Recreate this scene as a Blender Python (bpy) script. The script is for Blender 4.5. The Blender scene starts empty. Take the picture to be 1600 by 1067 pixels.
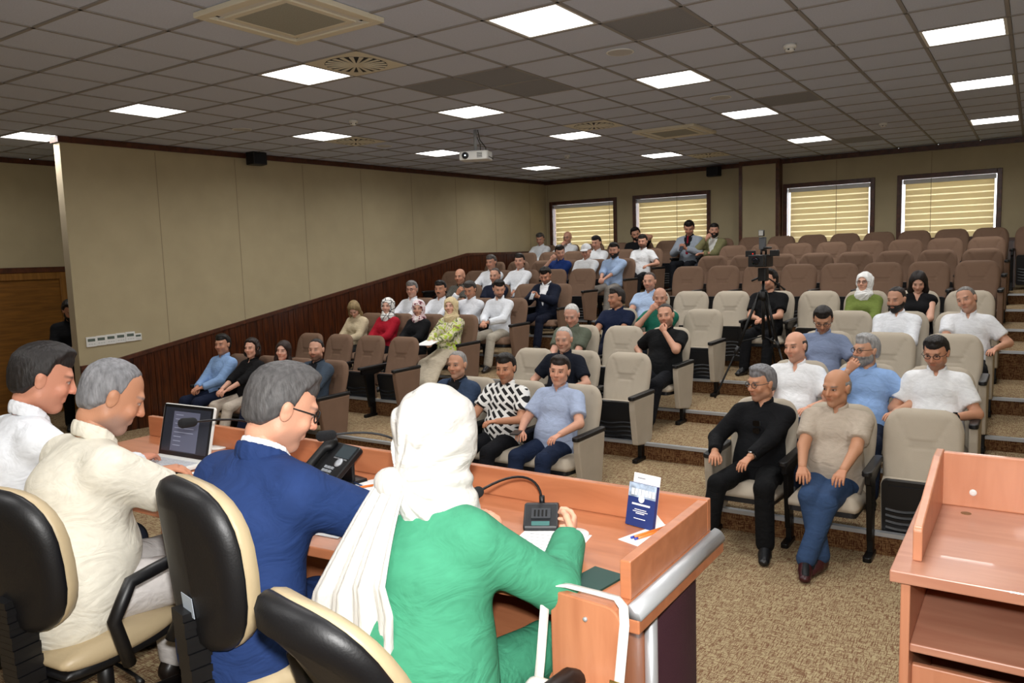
import bpy, math, random
import numpy as np
from mathutils import Vector, Matrix
random.seed(7)
SC = bpy.context.scene
COL = SC.collection
# ------------------------------------------------------------------ camera
F_PX = 1219.8
CAM_Z = 2.10
YAW, PITCH, ROLL = [math.radians(a) for a in (-33.888, -6.198, -1.85)]
CEIL = CAM_Z + 1.623
def cam_axes():
    cy, sy, cp, sp = math.cos(YAW), math.sin(YAW), math.cos(PITCH), math.sin(PITCH)
    f = Vector((sy*cp, cy*cp, sp)); r = Vector((cy, -sy, 0)); u = r.cross(f)
    cr, sr = math.cos(ROLL), math.sin(ROLL)
    return r*cr+u*sr, u*cr-r*sr, f
CR, CU, CF = cam_axes()
CAMP = Vector((0, 0, CAM_Z))
cam = bpy.data.cameras.new('camera'); cam_ob = bpy.data.objects.new('camera', cam); COL.objects.link(cam_ob)
cam.sensor_width = 36; cam.lens = F_PX/1600*36; cam.clip_start = .05; cam.clip_end = 100
cam_ob.matrix_world = Matrix((( CR.x, CU.x, -CF.x, 0), (CR.y, CU.y, -CF.y, 0), (CR.z, CU.z, -CF.z, CAM_Z), (0,0,0,1)))
SC.camera = cam_ob
def ray(px, py): return CR*((px-800)/F_PX) - CU*((py-533.5)/F_PX) + CF
def onz(px, py, z): d = ray(px, py); return CAMP + d*((z-CAM_Z)/d.z)
def onx(px, py, x): d = ray(px, py); return CAMP + d*(x/d.x)
def ony(px, py, y): d = ray(px, py); return CAMP + d*(y/d.y)
# ------------------------------------------------------------------ light and exposure
SC.view_settings.view_transform = 'Standard'; SC.view_settings.look = 'None'
SC.view_settings.exposure = 0.18; SC.view_settings.gamma = 1.0; SC.view_settings.use_curve_mapping = False
world = bpy.data.worlds.new('daylight'); SC.world = world; world.use_nodes = True
wn = world.node_tree; wn.nodes['Background'].inputs[0].default_value = (.95, .97, 1, 1); wn.nodes['Background'].inputs[1].default_value = 6.0
PANEL_W = 15.0       # watts of each lit ceiling panel
FLASH_W = 300.0      # the photographer's flash beside the lens
fl = bpy.data.lights.new('camera_flash', 'SPOT'); fl.energy = FLASH_W; fl.shadow_soft_size = .04; fl.spot_size = math.radians(110); fl.spot_blend = .6; fl.color = (1, .985, .96)
flo = bpy.data.objects.new('camera_flash', fl); COL.objects.link(flo)
flo.location = CAMP + CU*.13 + CF*.02; flo.rotation_euler = cam_ob.matrix_world.to_euler()
# ------------------------------------------------------------------ materials
def lin(c):
    if isinstance(c, str): c = [int(c[i:i+2], 16)/255 for i in (0, 2, 4)]
    return tuple(x/12.92 if x <= .04045 else ((x+.055)/1.055)**2.4 for x in c[:3])
MATS = {}
def N(nt, t, **k):
    n = nt.nodes.new(t)
    for a, v in k.items(): setattr(n, a, v)
    return n
def mat(name, col='808080', rough=.6, metal=0, noise=0, nscale=8, bump=0, bscale=60, spec=.5, emit=0, coat=0, stretch=None, attr=None, bdist=.01):
    if name in MATS: return MATS[name]
    m = bpy.data.materials.new(name); m.use_nodes = True; nt = m.node_tree; b = nt.nodes['Principled BSDF']
    c = lin(col); b.inputs['Roughness'].default_value = rough; b.inputs['Metallic'].default_value = metal
    b.inputs['Specular IOR Level'].default_value = spec; b.inputs['Coat Weight'].default_value = coat
    b.inputs['Base Color'].default_value = (*c, 1)
    tc = N(nt, 'ShaderNodeTexCoord'); mp = N(nt, 'ShaderNodeMapping'); nt.links.new(tc.outputs['Object'], mp.inputs[0])
    if stretch: mp.inputs['Scale'].default_value = stretch
    if noise:
        t = N(nt, 'ShaderNodeTexNoise'); t.inputs['Scale'].default_value = nscale; t.inputs['Detail'].default_value = 5
        nt.links.new(mp.outputs[0], t.inputs['Vector'])
        r = N(nt, 'ShaderNodeValToRGB'); r.color_ramp.elements[0].position = .3; r.color_ramp.elements[1].position = .7
        r.color_ramp.elements[0].color = (*[x*(1-noise) for x in c], 1); r.color_ramp.elements[1].color = (*[min(1, x*(1+noise)) for x in c], 1)
        nt.links.new(t.outputs['Fac'], r.inputs[0]); nt.links.new(r.outputs[0], b.inputs['Base Color'])
    if attr:
        a = N(nt, 'ShaderNodeAttribute', attribute_name=attr); nt.links.new(a.outputs['Color'], b.inputs['Base Color'])
    if bump:
        t = N(nt, 'ShaderNodeTexNoise'); t.inputs['Scale'].default_value = bscale; t.inputs['Detail'].default_value = 4
        nt.links.new(mp.outputs[0], t.inputs['Vector'])
        bp = N(nt, 'ShaderNodeBump'); bp.inputs['Strength'].default_value = bump; bp.inputs['Distance'].default_value = bdist
        nt.links.new(t.outputs['Fac'], bp.inputs['Height']); nt.links.new(bp.outputs[0], b.inputs['Normal'])
    if emit:
        b.inputs['Emission Color'].default_value = (*c, 1); b.inputs['Emission Strength'].default_value = emit
    MATS[name] = m; return m
def cloth(name, col, bump=.38, bscale=7, rough=.85, noise=0):
    key = 'cloth_'+name
    if key in MATS: return MATS[key]
    m = mat(key, col, rough, bump=bump, bscale=bscale, spec=.2, bdist=.03, noise=.06, nscale=30, stretch=(1, 1, 1.7))
    for n in m.node_tree.nodes:
        if n.type == 'TEX_NOISE' and n.inputs['Scale'].default_value == bscale: n.inputs['Distortion'].default_value = 1.6; n.inputs['Detail'].default_value = 3
    return m
def wood(name, c1, c2, scale=(1, 1, 1), rough=.4, ring=6, coat=0):
    if name in MATS: return MATS[name]
    m = bpy.data.materials.new(name); m.use_nodes = True; nt = m.node_tree; b = nt.nodes['Principled BSDF']
    tc = N(nt, 'ShaderNodeTexCoord'); mp = N(nt, 'ShaderNodeMapping'); nt.links.new(tc.outputs['Object'], mp.inputs[0]); mp.inputs['Scale'].default_value = scale
    oi = N(nt, 'ShaderNodeObjectInfo'); va = N(nt, 'ShaderNodeVectorMath', operation='ADD')
    nt.links.new(mp.outputs[0], va.inputs[0]); cb = N(nt, 'ShaderNodeVectorMath', operation='SCALE'); cb.inputs[0].default_value = (7, 3, 5); nt.links.new(oi.outputs['Random'], cb.inputs['Scale']); nt.links.new(cb.outputs[0], va.inputs[1])
    t = N(nt, 'ShaderNodeTexNoise'); t.inputs['Scale'].default_value = ring; t.inputs['Detail'].default_value = 7; t.inputs['Distortion'].default_value = .6
    nt.links.new(va.outputs[0], t.inputs['Vector'])
    r = N(nt, 'ShaderNodeValToRGB'); r.color_ramp.elements[0].position = .32; r.color_ramp.elements[1].position = .68
    r.color_ramp.elements[0].color = (*lin(c1), 1); r.color_ramp.elements[1].color = (*lin(c2), 1)
    nt.links.new(t.outputs['Fac'], r.inputs[0]); nt.links.new(r.outputs[0], b.inputs['Base Color'])
    b.inputs['Roughness'].default_value = rough; b.inputs['Coat Weight'].default_value = coat
    MATS[name] = m; return m
def carpet(name, base, dark, scale=1):
    m = bpy.data.materials.new(name); m.use_nodes = True; nt = m.node_tree; b = nt.nodes['Principled BSDF']; L = nt.links.new
    b.inputs['Roughness'].default_value = .95; b.inputs['Specular IOR Level'].default_value = .1
    g = N(nt, 'ShaderNodeNewGeometry'); sp = N(nt, 'ShaderNodeSeparateXYZ'); L(g.outputs['Position'], sp.inputs[0])
    add = N(nt, 'ShaderNodeMath', operation='ADD'); L(sp.outputs['Y'], add.inputs[0]); L(sp.outputs['Z'], add.inputs[1])
    cb = N(nt, 'ShaderNodeCombineXYZ'); L(sp.outputs['X'], cb.inputs[0]); L(add.outputs[0], cb.inputs[1])
    tot = None
    for k, (sx, sy, th) in enumerate(((11, 150, .565), (150, 11, .565), (24, 110, .60), (110, 24, .60))):
        mp = N(nt, 'ShaderNodeMapping'); mp.inputs['Scale'].default_value = (sx*scale, sy*scale, 1); mp.inputs['Location'].default_value = (k*3.7, k*1.3, k)
        L(cb.outputs[0], mp.inputs[0])
        t = N(nt, 'ShaderNodeTexNoise'); t.inputs['Scale'].default_value = 1; t.inputs['Detail'].default_value = 1; L(mp.outputs[0], t.inputs['Vector'])
        r = N(nt, 'ShaderNodeMapRange'); r.inputs[1].default_value = th-.03; r.inputs[2].default_value = th+.05; L(t.outputs['Fac'], r.inputs[0])
        if tot is None: tot = r.outputs[0]
        else:
            mx = N(nt, 'ShaderNodeMath', operation='MAXIMUM'); L(tot, mx.inputs[0]); L(r.outputs[0], mx.inputs[1]); tot = mx.outputs[0]
    mix = N(nt, 'ShaderNodeMix', data_type='RGBA'); mix.inputs['A'].default_value = (*lin(base), 1); mix.inputs['B'].default_value = (*lin(dark), 1)
    L(tot, mix.inputs['Factor']); L(mix.outputs['Result'], b.inputs['Base Color'])
    bp = N(nt, 'ShaderNodeBump'); bp.inputs['Strength'].default_value = .4; bp.inputs['Distance'].default_value = .004; L(tot, bp.inputs['Height']); L(bp.outputs[0], b.inputs['Normal'])
    MATS[name] = m; return m
# ------------------------------------------------------------------ mesh helpers
class MB:
    def __init__(s): s.v = []; s.f = []
    def add(s, vs, fs):
        o = len(s.v); s.v += [tuple(v) for v in vs]; s.f += [tuple(i+o for i in f) for f in fs]; return s
    def box(s, x0, x1, y0, y1, z0, z1, M=None):
        vs = [(x, y, z) for z in (z0, z1) for y in (y0, y1) for x in (x0, x1)]
        if M is not None: vs = [M @ Vector(v) for v in vs]
        return s.add(vs, [(0,2,3,1), (4,5,7,6), (0,1,5,4), (2,6,7,3), (0,4,6,2), (1,3,7,5)])
    def prism(s, pts, h0, h1, axis='z', M=None):   # polygon extruded along an axis
        n = len(pts); mk = {'z': lambda a, b, h: (a, b, h), 'x': lambda a, b, h: (h, a, b), 'y': lambda a, b, h: (a, h, b)}[axis]
        vs = [mk(a, b, h0) for a, b in pts] + [mk(a, b, h1) for a, b in pts]
        if M is not None: vs = [M @ Vector(v) for v in vs]
        return s.add(vs, [tuple(range(n-1, -1, -1)), tuple(range(n, 2*n))] + [(i, (i+1) % n, n+(i+1) % n, n+i) for i in range(n)])
    def tube(s, pts, r, n=8, cap=True, M=None):
        pts = [Vector(p) for p in pts]; rs = r if isinstance(r, (list, tuple)) else [r]*len(pts)
        vs = []; up = None
        for i, p in enumerate(pts):
            d = (pts[min(i+1, len(pts)-1)] - pts[max(i-1, 0)]).normalized()
            if up is None: up = d.orthogonal().normalized()
            up = (up - d*up.dot(d)); up = up.normalized() if up.length > 1e-6 else d.orthogonal().normalized()
            w = d.cross(up)
            for k in range(n):
                a = 2*math.pi*k/n; vs.append(p + (up*math.cos(a) + w*math.sin(a))*rs[i])
        fs = [(i*n+k, i*n+(k+1) % n, (i+1)*n+(k+1) % n, (i+1)*n+k) for i in range(len(pts)-1) for k in range(n)]
        if cap: fs += [tuple(range(n-1, -1, -1)), tuple(range((len(pts)-1)*n, len(pts)*n))]
        if M is not None: vs = [M @ v for v in vs]
        return s.add(vs, fs)
    def lathe(s, prof, n=20, M=None):             # (r, z) profile about z
        vs = [(r*math.cos(2*math.pi*k/n), r*math.sin(2*math.pi*k/n), z) for r, z in prof for k in range(n)]
        if M is not None: vs = [M @ Vector(v) for v in vs]
        fs = [(i*n+k, i*n+(k+1) % n, (i+1)*n+(k+1) % n, (i+1)*n+k) for i in range(len(prof)-1) for k in range(n)]
        return s.add(vs, fs + [tuple(range(n-1, -1, -1)), tuple(range((len(prof)-1)*n, len(prof)*n))])
    def mesh(s, name, m, smooth=False, bevel=0):
        me = bpy.data.meshes.new(name); me.from_pydata(s.v, [], s.f)
        if bevel:
            import bmesh
            bm = bmesh.new(); bm.from_mesh(me); bmesh.ops.recalc_face_normals(bm, faces=bm.faces)
            es = [e for e in bm.edges if len(e.link_faces) == 2 and e.calc_face_angle(0) > .6]
            bmesh.ops.bevel(bm, geom=es, offset=bevel, segments=2, profile=.5, affect='EDGES', clamp_overlap=True); bm.to_mesh(me); bm.free()
        else:
            import bmesh
            bm = bmesh.new(); bm.from_mesh(me); bmesh.ops.recalc_face_normals(bm, faces=bm.faces); bm.to_mesh(me); bm.free()
        if m is not None: me.materials.append(m)
        if smooth: me.polygons.foreach_set('use_smooth', [True]*len(me.polygons))
        return me
    def build(s, name, m, parent=None, smooth=False, bevel=0): return ob(name, s.mesh(name, m, smooth, bevel), parent)
def ob(name, me, parent=None):
    o = bpy.data.objects.new(name, me); COL.objects.link(o)
    if parent is not None: o.parent = parent
    return o
def tag(o, label, cat, group=None, kind=None):
    o['label'] = label; o['category'] = cat
    if group: o['group'] = group
    if kind: o['kind'] = kind
    return o
def struct(o): o['kind'] = 'structure'; return o
def empty(name, loc=(0,0,0), rz=0):
    e = bpy.data.objects.new(name, None); COL.objects.link(e); e.location = loc; e.rotation_euler = (0, 0, rz); e.empty_display_size = .1; return e
def rrect(x0, x1, y0, y1, r, n=5):
    pts = []
    for cx, cy, a0 in ((x1-r, y1-r, 0), (x0+r, y1-r, 90), (x0+r, y0+r, 180), (x1-r, y0+r, 270)):
        pts += [(cx+r*math.cos(math.radians(a0+90*i/n)), cy+r*math.sin(math.radians(a0+90*i/n))) for i in range(n+1)]
    return pts
def frame_z(z, up=(0,0,1)):                       # rotation whose local Y is `z` direction
    y = Vector(z).normalized(); x = y.cross(Vector(up)); x = x.normalized() if x.length > 1e-4 else Vector((1,0,0)); zz = x.cross(y)
    return Matrix(((x.x, y.x, zz.x), (x.y, y.y, zz.y), (x.z, y.z, zz.z))).to_4x4()
# ================================================================== room
ROWY = [5.95, 7.0, 8.05, 9.1, 10.15, 11.35, 12.4, 13.45, 14.5]      # top of the chair backs, row by row
ROWZ = [0, .155, .31, .43, .59, .9, 1.04, 1.2, 1.345]               # floor level of each row
LZ   = [0, .17, .37, .53, .69]                                      # levels of the block beside the wood dado
LDY  = .40
YB = 15.0                                                           # rear wall
WL0, WL1 = Vector((-9.84, 5.0, 0)), Vector((-9.06, YB, 0))          # the long side wall
def wlx(y): return WL0.x + (WL1.x-WL0.x)*(y-5.0)/(YB-5.0)
DAIS = .5
M_carpet = carpet('carpet', 'b3a27e', '7b5c45', 1.25)
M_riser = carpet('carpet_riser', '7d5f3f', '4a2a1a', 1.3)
M_wall = mat('wall_fabric', 'b0a384', .9, bump=.25, bscale=220, noise=.04, nscale=3, spec=.1)
M_wall2 = mat('wall_fabric_return', 'b9ab92', .9, bump=.2, bscale=220, spec=.1)
M_trim = wood('dark_wood_trim', '3c2013', '5a301c', (2, 2, 2), .4)
M_plank = wood('dado_wood', '2a1208', '56290f', (9, 9, .9), .32, 4, .15)
M_tile = mat('ceiling_tile', 'c3cadb', .95, noise=.05, nscale=90, bump=.15, bscale=300, spec=.1)
M_grid = mat('ceiling_grid', '8f8b88', .7)
M_tile_dark = mat('perforated_metal_tile', '83858a', .7, noise=.22, nscale=160)
M_alu = mat('aluminium', 'b4b7ba', .42, metal=.45)
M_black = mat('black_plastic', '0d0d0f', .45)
M_white = mat('white_plastic', 'dcdcd8', .45)
M_dark = mat('dark_void', '050505', .9)
# floor of the hall, dais and rows of steps
struct(MB().box(-12.6, 1.6, -1.5, 16, -.1, 0).build('floor', M_carpet))
struct(MB().box(-12.6, -.93, -1.5, 2.12, 0, DAIS).build('floor_dais', M_carpet))
def step(name, x0, x1, y, y1, z, zprev):
    o = struct(MB().box(x0, x1, y, y1, 0, z).build(name, M_carpet))
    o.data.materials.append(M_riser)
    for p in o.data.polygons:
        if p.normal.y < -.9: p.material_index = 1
    n = struct(MB().box(x0, x1, y-.012, y+.035, z-.022, z+.006).build('trim_nosing', M_alu))
def nose(k): return 5.63 + 1.05*(k-1) + (.17 if k >= 5 else 0)
XS = -5.02
for k in range(1, 9):
    y, z = nose(k), ROWZ[k]
    if k < 5:
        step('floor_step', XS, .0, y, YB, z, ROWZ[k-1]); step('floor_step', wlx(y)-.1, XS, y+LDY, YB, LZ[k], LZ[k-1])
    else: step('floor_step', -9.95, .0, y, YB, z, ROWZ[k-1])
# stair flight against the right-hand side
for k in range(0, 9):
    step('floor_stair', .0, 1.5, nose(k)-.15, YB, ROWZ[k]+(.15 if k < 8 else 0), 0)
    struct(MB().box(-.02, .0, nose(k)-.16, nose(k)+.1, 0, ROWZ[k]+.16).build('trim_stair_edge', mat('dark_metal_edge', '3a3c3e', .4, metal=.6)))
# walls
def wallbox(name, p, q, z0, z1, m, t=.12, side=1):
    p = Vector((p[0], p[1])); q = Vector((q[0], q[1])); d = (q-p).normalized(); n = Vector((-d.y, d.x))*side*t
    pts = [p, q, q+n, p+n]
    return struct(MB().prism([(a.x, a.y) for a in pts], z0, z1).build(name, m))
wl = wallbox('wall_left', (WL0.x, WL0.y), (WL1.x, WL1.y), 0, CEIL, M_wall)
wallbox('wall_left_return', (WL0.x-.14, WL0.y), (WL0.x, WL0.y), 0, CEIL, M_wall2, .14, 1)
wallbox('wall_alcove', (-12.15, -1.5), (-12.15, 7.0), 0, CEIL, M_wall)
wallbox('wall_alcove_rear', (-12.2, 6.9), (WL0.x-.1, 6.9), 0, CEIL, M_wall)
wallbox('wall_right', (1.5, -1.5), (1.5, YB), 0, CEIL, M_wall, side=-1)
wallbox('wall_front', (-12.3, -1.5), (1.6, -1.5), 0, CEIL, M_wall, side=-1)
# fabric panel joints on the long wall: thin recessed seams
dirw = (WL1-WL0).normalized(); nrm = Vector((dirw.y, -dirw.x, 0))
M_seam = mat('panel_seam', '8b7d63', .9)
for i in range(1, 9):
    p = WL0 + dirw*(1.18*i); q = MB()
    q.box(-.004, .004, -.001, .002, .6, CEIL-.1, Matrix.Translation(p) @ frame_z(nrm).to_4x4())
    q.build('panel_joint', M_seam, wl)
# rear wall with four window openings
WINS = [(-8.90, -7.38), (-6.90, -5.36), (-3.87, -2.42), (-1.96, -.54)]
WZ0, WZ1 = 2.17, 3.21
wb = MB(); xs = [-9.9] + [v for w in WINS for v in w] + [1.6]
for i in range(0, len(xs), 2): wb.box(xs[i], xs[i+1], YB, YB+.25, 0, CEIL)
for a, b in WINS: wb.box(a, b, YB, YB+.25, 0, WZ0); wb.box(a, b, YB, YB+.25, WZ1, CEIL)
wback = struct(wb.build('wall_back', M_wall))
struct(MB().box(-4.65, -3.97, YB-.22, YB, 0, CEIL).build('wall_pilaster', M_wall))
for x in (-4.65, -3.97): struct(MB().box(x-.03, x+.03, YB-.235, YB, 1.3, CEIL).build('trim_pilaster', M_trim, None))
for i in range(6):
    MB().box(-9.0+i*1.5-.004, -9.0+i*1.5+.004, YB-.003, YB, 1.4, CEIL-.1).build('panel_joint', M_seam, wback)
# crown trim
def strip(name, p, q, z0, z1, m, t=.03, side=-1): return wallbox(name, p, q, z0, z1, m, t, side)
strip('trim_crown_left', (WL0.x, WL0.y), (WL1.x, WL1.y), CEIL-.075, CEIL-.004, M_trim)
strip('trim_crown_end', (WL0.x-.16, WL0.y-.03), (WL0.x+.03, WL0.y-.03), CEIL-.075, CEIL-.004, M_trim, .03, 1)
strip('trim_crown_back', (-9.1, YB), (1.5, YB), CEIL-.085, CEIL-.004, M_trim, .035)
strip('trim_crown_pilaster', (-4.66, YB-.22), (-3.96, YB-.22), CEIL-.085, CEIL-.004, M_trim, .03)
strip('trim_crown_alcove', (-12.15, -1.5), (-12.15, 6.9), CEIL-.075, CEIL-.004, M_trim)
# windows: frame, pane and the striped roller blind
M_blind = bpy.data.materials.new('blind_fabric'); M_blind.use_nodes = True
def blindmat(m, col, tr):
    nt = m.node_tree; nt.nodes.clear(); o = N(nt, 'ShaderNodeOutputMaterial'); d = N(nt, 'ShaderNodeBsdfDiffuse'); t = N(nt, 'ShaderNodeBsdfTranslucent'); x = N(nt, 'ShaderNodeMixShader')
    d.inputs[0].default_value = (*lin(col), 1); t.inputs[0].default_value = (*lin(col), 1); x.inputs[0].default_value = tr
    nt.links.new(d.outputs[0], x.inputs[1]); nt.links.new(t.outputs[0], x.inputs[2]); nt.links.new(x.outputs[0], o.inputs[0])
blindmat(M_blind, 'e2d6b4', .36)
M_blind2 = bpy.data.materials.new('blind_fabric_sheer'); M_blind2.use_nodes = True; blindmat(M_blind2, 'f2ead2', .55)
M_glass = bpy.data.materials.new('window_glass'); M_glass.use_nodes = True; _b = M_glass.node_tree.nodes['Principled BSDF']; _b.inputs['Transmission Weight'].default_value = 1; _b.inputs['Roughness'].default_value = 0; _b.inputs['IOR'].default_value = 1.05
for i, (a, b) in enumerate(WINS):
    w = struct(empty(f'window_{i+1}', ((a+b)/2, YB, WZ0)))
    hw = (b-a)/2; H = WZ1-WZ0; fr = MB(); t = .055
    for x0, x1, z0, z1 in ((-hw-t, -hw+.02, -t, H+t), (hw-.02, hw+t, -t, H+t), (-hw+.02, hw-.02, H-.02, H+t), (-hw+.02, hw-.02, -t, .02)): fr.box(x0, x1, -.03, .12, z0, z1)
    fr.build('window_frame', M_trim, w, bevel=.006)
    MB().box(-hw, hw, .17, .18, 0, H).build('window_pane', M_glass, w)
    MB().box(-hw+.03, hw-.03, .03, .09, H-.1, H-.025).build('blind_cassette', M_white, w, bevel=.01)
    n = 9
    for k in range(n):
        z1 = H-.1-k*(H-.1)/n; z0 = H-.1-(k+1)*(H-.1)/n
        MB().box(-hw+.06, hw-.05, .058, .060, z0+.022, z1).build('blind_band', M_blind, w)
        MB().box(-hw+.06, hw-.05, .056, .0575, z0, z0+.022).build('blind_sheer_band', M_blind2, w)
# wooden dado on the long wall: single planks that follow the sloping cap
def dado_z(y):
    return min(2.15, .88 + max(0, y-5.28)*.181) if y > 5.2 else .87
L = (WL1-WL0).length; pw = .094; k = 0; s = 0
while s < L-.01:
    p = WL0 + dirw*s; y = p.y; z0 = 0; e = min(pw-.006, L-s)
    za, zb = dado_z(y), dado_z(y+e)
    MBk = MB().prism([(0, z0), (e, z0), (e, zb), (0, za)], 0, .02+.004*(k % 3 == 1), 'y')
    M = Matrix.Translation(p) @ Matrix(((dirw.x, nrm.x, 0, 0), (dirw.y, nrm.y, 0, 0), (0, 0, 1, 0), (0, 0, 0, 1)))
    o = MBk.build('plank', M_plank, wl); o.matrix_world = M
    s += pw; k += 1
cap = [(5.0, dado_z(5.0))] + [(5.28, .88), (12.3, 2.15), (YB, 2.15)]
cb = MB()
for (ya, za), (yb, zb) in zip(cap, cap[1:]):
    for u0, u1 in ((0, .04),):
        a = Vector((wlx(ya), ya, za)); b = Vector((wlx(yb), yb, zb))
        cb.add([a, b, b+Vector((0,0,.05)), a+Vector((0,0,.05)), a+nrm*u1, b+nrm*u1, b+nrm*u1+Vector((0,0,.05)), a+nrm*u1+Vector((0,0,.05))], [(0,1,2,3), (4,5,6,7), (0,1,5,4), (3,2,6,7), (0,3,7,4), (1,2,6,5)])
struct(cb.build('trim_dado_cap', M_trim))
for i in range(int(9.0/.11)):
    x = -9.06 + i*.11
    if x > -.3 or -4.66 < x+.05 < -3.96: continue
    MB().box(x, x+.104, YB-.02, YB, 1.2, 2.1).build('plank', M_plank, wback)
struct(MB().box(-9.06, -4.65, YB-.045, YB, 2.1, 2.15).build('trim_dado_back', M_trim)); struct(MB().box(-3.97, 1.5, YB-.045, YB, 2.1, 2.15).build('trim_dado_back', M_trim))
# alcove door
M_oak = wood('oak_door', '6b4416', '8a5c22', (1.2, 1.2, 14), .45, 2)
M_oak2 = wood('oak_frame', '754c1b', '91642b', (10, 10, 1), .45, 2)
dr = struct(empty('door_1', (-12.15, 5.35, 0)))
MB().box(0, .035, -.62, .62, 0, 1.99).build('door_leaf', M_oak, dr, bevel=.004)
df = MB(); df.box(0, .06, -.74, -.62, 0, 2.09); df.box(0, .06, .62, .74, 0, 2.09); df.box(0, .06, -.62, .62, 1.99, 2.09); df.build('door_frame', M_oak2, dr, bevel=.004)
MB().box(0, .07, -.85, .85, 2.09, 2.17).build('door_head_trim', M_trim, dr, bevel=.006)
MB().tube([(.03, .5, 1.0), (.09, .5, 1.0), (.09, .38, 1.0)], .011).build('door_handle', M_alu, dr, True)
struct(MB().box(-12.15, -12.11, -1.5, 4.5, 0, 1.95).build('wall_alcove_panel', mat('grey_green_panel', '8d9483', .7)))
# ------------------------------------------------------------------ ceiling: grid, tiles, panels
GX, GY, T = -8.023, 4.556, .6
ceil = struct(MB().box(-12.6, 1.7, -1.6, 15.3, CEIL+.05, CEIL+.12).build('ceiling', M_tile))
g = MB()
for i in range(-8, 18):
    x = GX+i*T
    if -12.2 < x < 1.5: g.box(x-.013, x+.013, -1.5, YB, CEIL-.004, CEIL+.03)
for j in range(-11, 18):
    y = GY+j*T
    if -1.5 < y < YB: g.box(-12.15, 1.5, y-.013, y+.013, CEIL-.004, CEIL+.03)
g.build('ceiling_grid', M_grid, ceil)
LIGHTS = [(4*i, r) for i in range(4) for r in (0, 4, 8, 13)] + [(-4, 0), (8, -4), (12, -4), (4, -8), (8, -8), (12, -8)]  # panels after the alcove one are out of view, added to light the stage
def cell(px, py):
    p = onz(px, py, CEIL); return (math.floor((p.x-GX)/T), math.floor((p.y-GY)/T))
DIFF = [cell(553, 96), cell(552, 223), cell(928, 190), cell(1113, 241)]
CASS = [cell(445, 22), cell(1055, 201)]
DARK = [cell(700, 133), cell(770, 117), cell(862, 142), cell(1240, 153), cell(1343, 220), cell(1035, 22)]
taken = set(LIGHTS) | set(DIFF) | set(DARK)
cass_cells = set()
tile_me = MB().box(-.284, .284, -.284, .284, 0, .02).mesh('tile', M_tile); tile_dk = MB().box(-.284, .284, -.284, .284, 0, .02).mesh('tile', M_tile_dark)
cells = []
for i in range(-7, 16):
    for j in range(-10, 18):
        x, y = GX+(i+.5)*T, GY+(j+.5)*T
        if not (-12.2 < x < 1.5 and -1.4 < y < YB+.1): continue
        if x < wlx(max(y, 5))-.35 and y > 6.9: continue
        d = Vector((x, y, CEIL))-CAMP; c = d.dot(CF); vis = c > .3 and abs(d.dot(CR)/c) < .72 and abs(d.dot(CU)/c) < .5
        cells.append(((0 if vis else 100)+d.length, i, j, x, y))
cells.sort(); rest = MB(); nt_ = 0
for dd, i, j, x, y in cells:
    if (i, j) in set(LIGHTS) | set(DIFF): continue
    dk = (i, j) in DARK
    if nt_ < 295 and dd < 100 or dk:
        o = ob('ceiling_tile', tile_dk if dk else tile_me, ceil); o.location = (x, y, CEIL+.003); nt_ += 1
    else: rest.box(x-.284, x+.284, y-.284, y+.284, CEIL+.003, CEIL+.023)
r_ = rest.build('ceiling_tiles_far', M_tile, ceil); r_['kind'] = 'stuff'
M_panel = mat('light_diffuser', 'ffffff', .5, emit=6)
pan_f = MB(); [pan_f.box(*q) for q in ((-.29, .29, -.29, -.265, -.002, .03), (-.29, .29, .265, .29, -.002, .03), (-.29, -.265, -.265, .265, -.002, .03), (.265, .29, -.265, .265, -.002, .03))]
pan_fm = pan_f.mesh('frame', M_white); pan_dm = MB().box(-.266, .266, -.266, .266, .004, .012).mesh('diffuser', M_panel)
for i, j in LIGHTS:
    e = tag(empty('ceiling_light', (GX+(i+.5)*T, GY+(j+.5)*T, CEIL)), 'lit square white LED panel set flush in the tiled ceiling', 'ceiling light', 'square ceiling light panels')
    ob('frame', pan_fm, e); ob('diffuser', pan_dm, e)
    al = bpy.data.lights.new('panel_light', 'AREA'); al.energy = PANEL_W; al.size = .5; al.color = (1, .985, .96); al.spread = math.radians(160)
    lo = bpy.data.objects.new('panel_light', al); COL.objects.link(lo); lo.parent = e; lo.location = (0, 0, -.012)
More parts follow.
